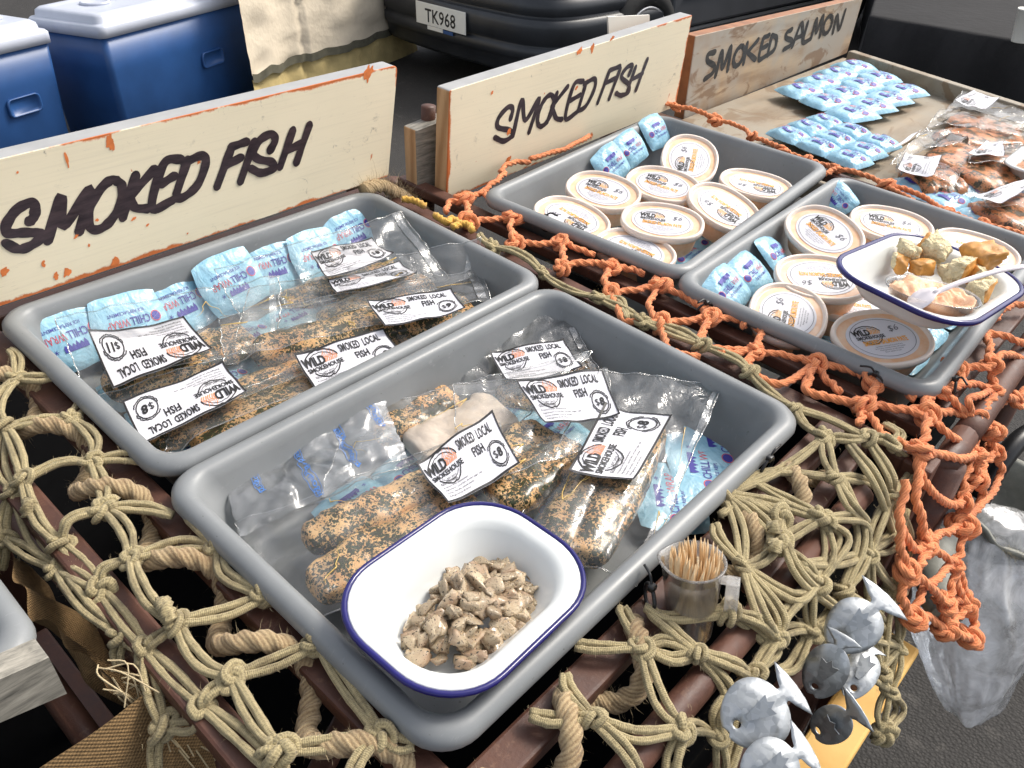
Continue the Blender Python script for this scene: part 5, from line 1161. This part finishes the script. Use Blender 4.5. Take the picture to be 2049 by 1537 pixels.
HE = [('N0', (125, 752)), ('N0', (0, 780)), ('N0', (20, 700)), ('N0', 'N1'), ('N1', 'N2'), ('N1', 'N4'), ('N2', (172, 800)), ('N2', 'N3'), ('N3', (120, 925), 'N4'), ('N3', (305, 930)), ('N3', 'N5'), ('N4', 'N6'), ('N5', (140, 1040), 'N6'), ('N5', (345, 1030)), ('N5', 'N7'), ('N6', 'N9'), ('N7', (205, 1140), 'N9'), ('N7', (360, 1090), 'N8'), ('N7', 'N10'), ('N8', (370, 1010)), ('N8', (450, 1150), 'N11'), ('N9', 'N12'), ('N10', (310, 1280), 'N12'), ('N10', (450, 1225), 'N11'), ('N10', 'N13'), ('N11', (600, 1240)), ('N12', 'N15'), ('N13', (420, 1385), 'N15'), ('N13', (560, 1320), 'N14'), ('N13', 'N17'), ('N14', (690, 1370), 'N19'), ('N15', (390, 1450), 'N16'), ('N15', (490, 1480), (600, 1590)), ('N17', (660, 1490), 'N19'), ('N16', (310, 1500), (312, 1580)), ('N17', (540, 1600)), ('N4', 'Lg'), ('Lg', 'La'), ('La', 'Lc'), ('Lc', 'N9'), ('Lg', (70, 1080), 'Lc'), ('Lc', 'Le'), ('Le', 'N12'), ('Le', (238, 1330)), ('N6', (150, 1180), 'Le'), ('La', (0, 1140)), ('N16', 'N12'), ('N19', (700, 1600)), ('N19', (830, 1490)), ('N1', (0, 930), 'Lg'),
      ('F0', (1610, 850), 'B6'), ('F0', (1570, 935), 'F5'), ('F0', 'F1'), ('F0', 'F3'), ('F1', (1660, 840), 'B6'), ('F1', (1780, 950), 'F4'), ('F1', 'F2'), ('F2', (1826, 940), 'F4'), ('F3', (1540, 945), 'F5'), ('F3', 'F4'), ('F3', (1700, 1010), (1735, 1045)), ('F5', (1560, 1010), 'F6'), ('F5', (1480, 1060), 'F9'), ('F5', 'F8'), ('F6', (1600, 1060), 'F8'), ('F6', (1730, 1040), 'F7'), ('F6', (1690, 1080), 'F10'), ('F4', (1790, 1060), 'F7'), ('F7', 'F11'), ('F8', (1610, 1130), 'F10'), ('F9', (1440, 1080), (1430, 1050)), ('F9', (1590, 1195), 'F10'), ('F9', (1560, 1230), 'F13'), ('F8', 'F9'), ('F10', (1570, 1230), 'F13'), ('F10', (1620, 1200), 'F14'), ('F11', (1660, 1230), 'F14'), ('F13', 'F14'), ('F12', (1530, 1245), 'F13'), ('F12', (1340, 1235), (1290, 1215)), ('F13', (1530, 1310), 'F16'), ('F12', (1550, 1300), 'F16'), ('F15', (1470, 1330), 'F16'), ('F15', (1330, 1280), 'F17'), ('F15', (1345, 1320), 'F17'), ('F15', (1320, 1240), (1300, 1215)), ('F17', (1200, 1295), (1150, 1290)), ('F17', (1250, 1230), (1245, 1215)), ('F17', (1320, 1400), 'F19'), ('F16', (1440, 1420), 'F20'), ('F15', (1460, 1390), 'F20'), ('F18', (1270, 1470), 'F19'), ('F18', (1110, 1440), (1060, 1430)), ('F18', (1140, 1380), (1130, 1350)), ('F18', (1250, 1500), (1300, 1590)), ('F19', 'F20'), ('F19', (1345, 1520), (1340, 1590)), ('F20', (1445, 1530), (1440, 1600)), ('F16', (1480, 1450), (1450, 1560)), ('F4', (1815, 1080), 'F21'), ('F7', (1760, 1140), 'F21'), ('F21', 'F22'), ('F11', (1770, 1250), 'F25'), ('F22', 'F23'), ('F25', 'F23'), ('F23', 'F24'), ('F21', (1770, 1240), 'F25'), ('F22', (1760, 1330), 'F25'), ('F23', (1800, 1420), 'F24'), ('F2', (1800, 870), (1770, 850)), ('F26', 'F5'), ('F26', 'F8'), ('F26', (1500, 1000), (1440, 1030)), ('F14', (1590, 1330), (1560, 1345)), ((1500, 960), (1600, 1012), 'F6'), ('F26', (1600, 1150), (1700, 1240)), ((1690, 965), (1725, 1075), 'F11'), ('F7', (1785, 1090), (1812, 1020)), ((1600, 1130), (1680, 1125), 'F7'), ((1700, 890), (1755, 965), (1790, 1075)), ('F9', (1525, 1235), 'F13'), ('F14', (1700, 1320), 'F23'), ('F7', (1745, 1220), 'F25'), ('F4', (1755, 1050), 'F7'), ((1650, 1045), (1660, 1110), 'F10'), ('F11', (1720, 1260), 'F22'),
      ('B0', 'B1'), ('B1', 'B2'), ('B2', 'B3'), ('B3', 'B4'), ('B4', 'B5'), ('B5', 'B6'), ('B0', (960, 470)), ('B2', (1240, 600), (1255, 640)), ('B3', (1330, 660), 'B4')]
hn = net('hemp_net', 'beige braided hemp net draped over the stall frame under the fish trays', 'hemp', HN, HE, hempP, .0030, HK, 2, hair=15000, loc=(.39, .42, -.02))
# a few frayed knot tails
for u, v, du, dv in ((328, 1217, 18, 40), (66, 1015, -6, 30), (1543, 1116, 5, -14), (1545, 1078, -4, -12)):
    p = hempP(u, v) + (0, 0, .006); q = hempP(u + du, v + dv) + (0, 0, .006); V, F, uv = tube(crom([p, (p + q) / 2 + (0, 0, .003), q], 8), .0048, 9, lobes=3, amp=.25, pitch=.006); part('knot_tail', V, F, M['hemp'], hn, uv=uv)
ON = {'U1': (928, 399), 'D1': (938, 444), 'U2': (1027, 438), 'D2': (1030, 487), 'U3': (1121, 487), 'D3': (1124, 538), 'U4': (1223, 535), 'D4': (1223, 588), 'U5': (1321, 573), 'D5': (1319, 648), 'U6': (1420, 638), 'U7': (1513, 702), 'U8': (1629, 729), 'U9': (1745, 765), 'D9': (1728, 811), 'U10': (1851, 831), 'D10': (1841, 900), 'G1': (1909, 735), 'G2': (1984, 729), 'G3': (1882, 783), 'G4': (1991, 783), 'G5': (1950, 838), 'G6': (2029, 800), 'G7': (1980, 862), 'G8': (1947, 907), 'G9': (1990, 905), 'G10': (1956, 962), 'G11': (1926, 1005), 'G12': (1925, 1052), 'G13': (1855, 1087), 'G14': (1909, 1130), 'G15': (1812, 1142), 'G16': (1933, 1207), 'G17': (1889, 1208), 'G18': (1824, 1236), 'G19': (1891, 1262), 'G20': (1940, 1276),
      'C1': (1352, 216), 'C2': (1430, 241), 'C3': (1505, 275), 'C4': (1563, 302), 'C5': (1612, 320), 'C6': (1672, 338), 'C7': (1772, 370), 'C8': (1895, 424), 'C9': (1962, 452)}
OE = [('U1', (900, 405), (893, 425)), ('U1', (965, 384)), ('U1', 'D1'), ('D1', 'U2'), ('U2', (985, 400), (965, 386)), ('U2', (1095, 452)), ('U2', 'D2'), ('D2', 'U3'), ('D2', (1005, 500)), ('U3', (1122, 452)), ('U3', (1190, 510)), ('U3', 'D3'), ('D3', 'U4'), ('U4', (1225, 505)), ('U4', (1290, 548)), ('U4', 'D4'), ('D4', 'U5'), ('U5', (1310, 555)), ('U5', (1390, 605), 'U6'), ('U5', 'D5'), ('U6', (1405, 600), (1370, 575)), ('U6', (1400, 685)), ('U6', (1480, 640), (1490, 655)), ('U6', (1350, 645), 'D5'), ('U7', (1522, 665), (1500, 640)), ('U7', (1490, 730)), ('U7', (1590, 715), 'U8'), ('U7', (1450, 708), (1440, 700)), ('U8', (1626, 695)), ('U8', (1700, 740), 'U9'), ('U8', (1617, 780)), ('U8', (1655, 760), (1684, 786)), ('U9', 'D9'), ('U9', (1755, 740)), ('U9', (1800, 775), (1832, 800)), ('D9', 'U10'), ('D9', (1720, 850)), ('D9', (1680, 800), (1640, 790)), ('U10', 'D10'), ('U10', (1860, 790)), ('U10', 'G5'), ('D10', 'G8'), ('D10', (1850, 965), (1900, 1010), 'G11'), ('D10', (1800, 885), (1760, 870)), ('G1', (1975, 735), 'G2'), ('G1', (1925, 765), 'G3'), ('G1', (1890, 730)), ('G2', (1972, 665)), ('G2', (2049, 722)), ('G2', 'G4'), ('G3', 'G4'), ('G3', (1860, 780)), ('G4', 'G5'), ('G4', 'G6'), ('G6', (2060, 750)), ('G6', 'G7'), ('G5', 'G7'), ('G5', 'G8'), ('G7', 'G9'), ('G8', 'G10'), ('G9', 'G10'), ('G10', 'G11'), ('G8', (1930, 960), 'G11'), ('G11', 'G12'), ('G12', 'G13'), ('G12', 'G14'), ('G13', 'G14'), ('G13', 'G15'), ('G15', 'G17'), ('G14', 'G16'), ('G14', 'G17'), ('G16', 'G17'), ('G15', (1805, 1195), 'G18'), ('G18', 'G19'), ('G17', 'G19'), ('G16', (1950, 1240), 'G20'), ('G19', 'G20'), ('G16', (1915, 1240), 'G19'), ('G10', (1965, 1000), 'G12'), ('G13', (1830, 1100), (1800, 1050)), (( 1972, 665), (2060, 695)), ((1972, 665), (1930, 690)), ((1990, 640), (2060, 610)),
      ('U6', (1402, 690), 'U7'), ('U7', (1497, 730), (1560, 770), 'U8'), ('U8', (1617, 782), 'D9'), ('D9', (1770, 870), 'D10'), ('G3', 'U9'), ('G3', 'U10'), ('G3', 'G5'), ('D10', (1835, 1000), 'G13'), ('G15', (1800, 1060), (1812, 960)), ('G9', (2000, 960), 'G12'), ('G14', (1850, 1180), 'G18'), ('G16', 'G14'), ('U10', (1900, 870), 'G8'), ('G4', (1940, 800), 'G5'), ('D5', (1340, 700), (1400, 715)), ('D4', (1250, 640), 'D5'), ('C1', 'C2'), ('C2', 'C3'), ('C4', 'C5'), ('C5', 'C6'), ('C6', 'C7'), ('C7', (1830, 385), 'C8'), ('C8', 'C9'), ('C9', (2060, 490)), ('C7', (1840, 408), 'C8'), ('C9', (2050, 470)), ('C6', (1650, 350)), ('C3', 'C4'), ('C1', (1325, 208)), ((1000, 345), (1060, 325)), ((1060, 318), (1130, 298), (1180, 272)), ((965, 384), (1010, 345))]
net('orange_net', 'orange twisted rope net over the right hand frame, around and below the pate trays', 'orange_rope', ON, OE, orangeP, .0035, OK_, 1, seg=46, sides=12, hair=1500, hmat='fibre_or', tw=.010, loc=(.95, .42, -.02), seed=5)
# thick jute rope wound round the rails
def wound(label, a, b, turns, rad, seed, r=.0066):
    a, b = np.array(a), np.array(b); d = (b - a) / np.linalg.norm(b - a); s_ = np.cross(d, (0, 0, 1)); P = []
    for i in range(int(turns * 14) + 1):
        t_ = i / (turns * 14); an = 2 * math.pi * turns * t_ + seed; P.append(a + (b - a) * t_ + s_ * rad * 1.15 * math.cos(an) + np.array([0, 0, rad * math.sin(an)]) + np.array([0, 0, .002 * nz(t_ * 9, seed)]))
    P = crom(P, 7); V, F, uv = tube(P, r, 12, lobes=3, amp=.17, pitch=.013, rf=lambda t_: 1 + .06 * nz(t_ * 30, seed)); o = thing('jute_rope', label, 'rope', tuple((a + b) / 2), None, 'jute ropes wound round the rails')
    part('strand', V, F, M['jute'], o, uv=uv); tag(hairs([(q, r) for q in P], 1600, .006, .00010, seed).build('loose_fibre', M['fibre'], o, smooth=False), kind='stuff')
wound('frayed jute rope wound round the rail left of the two fish trays', (.150, .80, -.026), (.150, .165, -.026), 6.6, .013, 1.0)
wound('frayed jute rope wound round the front rail below the white dish', (.18, .138, -.027), (.60, .140, -.027), 5.6, .013, 2.2)
P = crom([aty(u, v, .77) for u, v in ((725, 380), (760, 372), (790, 385), (815, 400), (850, 425))], 8); V, F, uv = tube(P, .008, 10, lobes=3, amp=.2, pitch=.014)
o = thing('jute_rope', 'frayed jute rope end behind the back corner of the nearest tray', 'rope', tuple(P[10]), None, 'jute ropes wound round the rails'); part('strand', V, F, M['jute'], o, uv=uv); tag(hairs([(q, .008) for q in P], 700, .022, .00014, 9).build('loose_fibre', M['fibre'], o, smooth=False), kind='stuff')
for k, pts in enumerate((((805, 398), (830, 402), (850, 412)), ((870, 430), (895, 445), (905, 438), (925, 450)), ((905, 455), (925, 448), (940, 452), (945, 462)))):
    P = crom([at(u, v, -.012) for u, v in pts], 10); V, F, uv = tube(P, .0042, 9, lobes=3, amp=.2, pitch=.008)
    solo('yellow_twine', V, F, M['yellow_rope'], ['yellow twine tied at the end of the jute rope by the first sign', 'yellow twine looped over the rail between the two sign boards', 'short yellow twine knot beside the hemp cord behind the tray corner'][k], 'twine', 'yellow twine ties', uv=uv)
for k, (u, v, lb) in enumerate(((1534, 935, 'black cable tie on the hemp net right of the near tray'), (1300, 1195, 'black cable tie on the front rail left of the measuring cup'), (1745, 765, 'black cable tie on the orange knot below the pate tray'), (1410, 622, 'black cable tie at the orange net corner left of the bread dish tray'), (1905, 775, 'black cable tie on the orange net at the right tray corner'), (1090, 448, 'black cable tie on the rail in front of the eight tubs tray'))):
    p = (orangeP if k in (2, 3, 4, 5) else hempP)(u, v) + np.array([0, 0, .006]); mb = MB(); a_ = k * .9
    V, F, uv = tube([p + np.array([.010 * math.cos(a_) * math.cos(t_), .010 * math.sin(a_) * math.cos(t_), .009 * math.sin(t_) - .006]) for t_ in np.linspace(0, 6.28, 22)[:-1]], .0014, 6, closed=True); mb.add(V, F)
    mb.box(p + (0, 0, .004), .006, .005, .005, None, 0, .001); V, F, uv = tube(crom([p + (0, 0, .004), p + (.006 * math.cos(k), .006 * math.sin(k), .010), p + (.016 * math.cos(k), .016 * math.sin(k), .009)], 5), .0011, 5); mb.add(V, F)
    solo('cable_tie', mb.V, mb.F, M['black_plastic'], lb, 'cable tie', 'black cable ties')

# ------------------------------------------------------------------ tin fish hanging on the front of the net
def tin_fish(c, nose, up, label, wide=.9, bend=.15, yaw=0, off=.025, tail=1.0, big=1.18):
    pc = drape(*c, -.013, .09, off); nv_ = (O - pc) / np.linalg.norm(O - pc) * .75 + np.array([0, -.25, .05]); pn, pu = hit(*nose, nv_, nv_ @ pc), hit(*up, nv_, nv_ @ pc)
    sc = np.linalg.norm(pn - pc) * big; m = frame(pn - pc, z=Vector(O - pc)); my = 1.0 if (m @ Vector((0, 1, 0))).dot(Vector(pu - pc)) > 0 else -1.0; m = m @ Matrix.Rotation(R(yaw), 3, 'Y'); o = thing('tin_fish', label, 'tin fish', tuple(pc), m, 'tin fish hanging from the net')
    body = [(math.cos(t_) * (1.0 if math.cos(t_) > 0 else .92), wide * math.sin(t_) * (1 - .10 * math.cos(t_))) for t_ in np.linspace(math.pi + .20, 3 * math.pi - .20, 40)]
    body = [(x, y) for x, y in body]; i0 = min(range(40), key=lambda i: abs(body[i][0] - 1) + abs(body[i][1])); body[i0] = (.90, -.03); body[i0 - 1] = (.97, -.10)
    tl = [(-1.0, .20), (-1.12, .55), (-1.52, 1.15), (-1.66, .55), (-1.70, 0), (-1.66, -.55), (-1.50, -1.12), (-1.12, -.55), (-1.0, -.20)]
    tl = [(-1 + (x + 1) * tail * .72, y * tail * .82 if abs(y) > .2 else y) for x, y in tl]
    out = [(x, y * my) for x, y in body + tl]
    bm = bmesh.new(); vs = [bm.verts.new((x, y, 0)) for x, y in out]; es = [bm.edges.new((vs[i], vs[(i + 1) % len(vs)])) for i in range(len(vs))]
    hs = [bm.verts.new((.60 + .11 * math.cos(t_), .04 * my + .11 * math.sin(t_), 0)) for t_ in np.linspace(0, 6.2832, 15)[:-1]]; es += [bm.edges.new((hs[i], hs[(i + 1) % 14])) for i in range(14)]
    bmesh.ops.triangle_fill(bm, use_beauty=True, edges=es); bmesh.ops.subdivide_edges(bm, edges=bm.edges[:], cuts=2, use_grid_fill=True); bmesh.ops.recalc_face_normals(bm, faces=bm.faces[:])
    for v in bm.verts: x, y = v.co.x, v.co.y; v.co.z = -bend * (x * x * .5 + y * y * .35) + .03 * nz(x * 1.5, y * 1.5, bend * 9); v.co *= sc
    r = bmesh.ops.extrude_face_region(bm, geom=bm.faces[:]); [setattr(v, 'co', v.co + Vector((0, 0, .0007))) for v in r['geom'] if isinstance(v, bmesh.types.BMVert)]
    bmesh.ops.recalc_face_normals(bm, faces=bm.faces[:]); bm.verts.index_update(); V = [v.co.copy() for v in bm.verts]; F = [[v.index for v in f.verts] for f in bm.faces]; bm.free()
    part('fish_body', V, F, M['tin'], o, world=False, smooth=True)
    f_ = [(.30, .05), (-.15, .22), (-.45, .30), (-.40, .12), (-.60, .02), (-.42, -.08), (-.50, -.26), (-.15, -.20), (.28, -.08)]
    for lv in (0,):
        V = [Vector((x * sc, y * sc, (.05 + .22 * max(0, .3 - x)) * sc)) for x, y in f_]; V += [v + Vector((0, 0, .0007)) for v in V]; n = len(f_)
        part('side_fin', V, [tuple(range(n))[::-1], tuple(range(n, 2 * n))] + [(i, (i + 1) % n, n + (i + 1) % n, n + i) for i in range(n)], M['tin'], o, world=False, smooth=False)
    return o
tin_fish((1708, 1252), (1668, 1288), (1678, 1205), 'upper bright tin fish with its eye hole hanging beside the orange net', .80, .25, 0, .03)
tin_fish((1512, 1428), (1462, 1462), (1468, 1366), 'largest tin fish, round and bright, left of the yellow timber', .95, .2, 0, .035, .9)
tin_fish((1650, 1345), (1622, 1395), (1624, 1322), 'grey tin fish hanging nearly edge on between the two bright ones', .62, .3, 30, .02, .6)
tin_fish((1722, 1345), (1698, 1390), (1750, 1372), 'torn tin fish with lifted fin under the upper bright fish', .55, .4, -25, .015, .5)
tin_fish((1542, 1535), (1495, 1560), (1512, 1475), 'lowest tin fish cut off by the bottom photo edge', .85, .2, 0, .06, 1.0)
tin_fish((1660, 1452), (1608, 1482), (1655, 1425), 'thin tin fish seen edge on in front of the yellow timber', .5, .2, 62, .05, .7)

# ------------------------------------------------------------------ below and beside the stall
ya, yb = at(1775, 1318, -.36), at(1625, 1545, -.36)
yo = thing('yellow_timber', 'worn yellow painted timber leaning behind the tin fish', 'timber', tuple(yb - (0, 0, .05))); dv = (yb - ya); ya2 = ya - dv * .15; yb2 = yb + dv * .5
bar('post', ya2 + (0, 0, .0), yb2 + (0, 0, -.02), .048, .03, yo, 'yellow_wood', .004)
# crumpled clear bag
bc = at(1945, 1225, -.42); bgo = thing('plastic_bag', 'crumpled clear plastic bag hanging behind the tip of the orange net', 'plastic bag', tuple(bc - (0, 0, .16)))
bm = bmesh.new(); bmesh.ops.create_icosphere(bm, subdivisions=6, radius=1.0)
ru = RC[0]; rv = -RC[1]; rw = -RC[2]
V = []
for v in bm.verts:
    x, y, z = v.co; tz = (y + 1) / 2; wd = .50 + .65 * tz - .15 * tz * tz; q = Vector((x, y, z))
    dsp = .16 * (1 - 2.2 * abs(noise.noise(q * 1.4))) + .055 * (1 - 2.4 * abs(noise.noise(Vector((q.x * 3.4, q.y * 1.6, q.z * 3.4)) + Vector((3, 1, 2))))) + .015 * (1 - 2.4 * abs(noise.noise(q * 8)))
    f_ = 1 + dsp - .1; X, Y, Z = x * wd * .112 * f_, y * .145 * (1 + dsp * .3), z * wd * .06 * f_
    V.append(bc + ru * (X + .025 * tz) + rv * Y + rw * Z)
part('film', V, [[v.index for v in f.verts] for f in bm.faces], M['bag'], bgo); bm.free()
# grey pot with a black strap
pp = at(2000, 985, -.30); po = thing('grey_pot', 'broken grey green pot with a furred rim behind the orange net', 'pot', tuple(pp - (0, 0, .07)), Matrix.Rotation(R(18), 3, 'X') @ Matrix.Rotation(R(-14), 3, 'Y'))
lo = []
for r_, z in ((.02, 0), (.055, .012), (.068, .045), (.070, .075), (.073, .080), (.071, .086), (.064, .082), (.060, .045), (.045, .018)): lo.append([(r_ * math.cos(t_) * (1 + .06 * nz(math.cos(t_) * 2, math.sin(t_) * 2, 3)), r_ * math.sin(t_), z + .006 * nz(math.cos(t_) * 3, math.sin(t_) * 3, z * 9)) for t_ in th_])
Vv, Fc = loft(lo); part('pot_wall', Vv, Fc, M['grey_pot'], po, world=False)
tag(hairs([(p, .002) for p in [MATX[po] @ Vector((.071 * math.cos(t_), .071 * math.sin(t_), .08)) for t_ in np.linspace(3.4, 5.6, 40)]], 500, .018, .00014, 4).build('loose_fibre', M['fibre'], po, smooth=False), kind='stuff')
P = crom([at(u, v, z) for u, v, z in ((1962, 1000, -.24), (2000, 930, -.20), (2040, 880, -.18), (2090, 850, -.18))], 10); V, F, uv = tube(P, .012, 12); solo('black_hose', V, F, M['black_plastic'], 'black hose curving over the grey pot at the right photo edge', 'hose', uv=uv)
pp = at(1868, 1150, -.30); V, F, uv = tube(crom([at(u, v, -.30) for u, v in ((1885, 1080), (1868, 1130), (1880, 1190), (1900, 1230))], 8), .022, 12, rf=lambda t_: 1 + .15 * nz(t_ * 6, 2)); solo('frayed_float', V, F, M['grey_pot'], 'grey frayed float hanging inside the lower orange net', 'float', uv=uv)
# left: weathered plank, burlap
pk = thing('weathered_plank', 'weathered grey plank end under the grey tray at the lower left', 'plank', (-.12, .44, -.035))
PY = EY - .020; q = [aty(-260, 1560, PY), aty(134, 1388, PY), aty(98, 1316, PY), aty(-260, 1475, PY)]
V = q + [p + (0, .017, 0) for p in q]; part('board', V, [(0, 1, 2, 3), (7, 6, 5, 4), (0, 4, 5, 1), (1, 5, 6, 2), (2, 6, 7, 3), (3, 7, 4, 0)], M['grey_wood'], pk, smooth=False)
def cloth(fn, nu, nv, su, sv):
    V = [fn(i / (nu - 1), j / (nv - 1)) for i in range(nu) for j in range(nv)]; F = grid_faces(nu, nv)
    uv = [[(i / (nu - 1) * su, j / (nv - 1) * sv), ((i + 1) / (nu - 1) * su, j / (nv - 1) * sv), ((i + 1) / (nu - 1) * su, (j + 1) / (nv - 1) * sv), (i / (nu - 1) * su, (j + 1) / (nv - 1) * sv)] for i in range(nu - 1) for j in range(nv - 1)]
    return V, F, uv
bu = thing('burlap_cloth', 'brown burlap cloth hanging under the weathered plank at the lower left', 'burlap', (.0, .42, -.5))
def front(s, t_):
    x = -.40 + .508 * s; z = -.030 - .50 * t_; w_ = .006 * math.sin(s * 30 + t_ * 3) * t_ + .004 * nz(s * 12, t_ * 5, 1)
    return (x + .004 * nz(t_ * 6, s * 5, 3), EY - .024 - .09 * t_ + w_, z)
V, F, uv = cloth(front, 60, 50, .475, .5); part('front_fold', V, F, M['burlap'], bu, uv=uv)
def side(s, t_):
    y = .366 + .15 * s; out = .072 + .085 * t_ + .010 * math.sin(s * 26 + t_ * 5) * (.3 + t_) + .010 * math.sin(t_ * 16 + s * 7) * .5
    return (out + .004 * nz(s * 9, t_ * 9, 2), y - .028 * (1 - s) - .09 * t_ * (1 - s), -.045 - .27 * t_ + .012 * nz(s * 8, t_ * 4, 5))
V, F, uv = cloth(side, 60, 46, .42, .34); part('side_fold', V, F, M['burlap'], bu, uv=uv)
r2 = random.Random(4); mb = MB()
for k in range(120):
    t_ = r2.random(); b = np.array([.075 + .075 * t_ + r2.gauss(0, .004), .366 - .09 * t_ - .004, -.30 * t_ - .01]); d = np.array([r2.uniform(.0, .35), r2.uniform(-.8, -.2), r2.uniform(-1, -.2)]); L_ = r2.uniform(.012, .055)
    P = crom([b, b + d * L_ * .4 + np.array([r2.gauss(0, .004), 0, .003]), b + d * L_ + np.array([r2.gauss(0, .006), 0, -.004])], 4); V, F, uv = tube(P, .0006, 4, caps=False); mb.add(V, F)
tag(mb.build('fringe', M['fibre'], bu), kind='stuff')
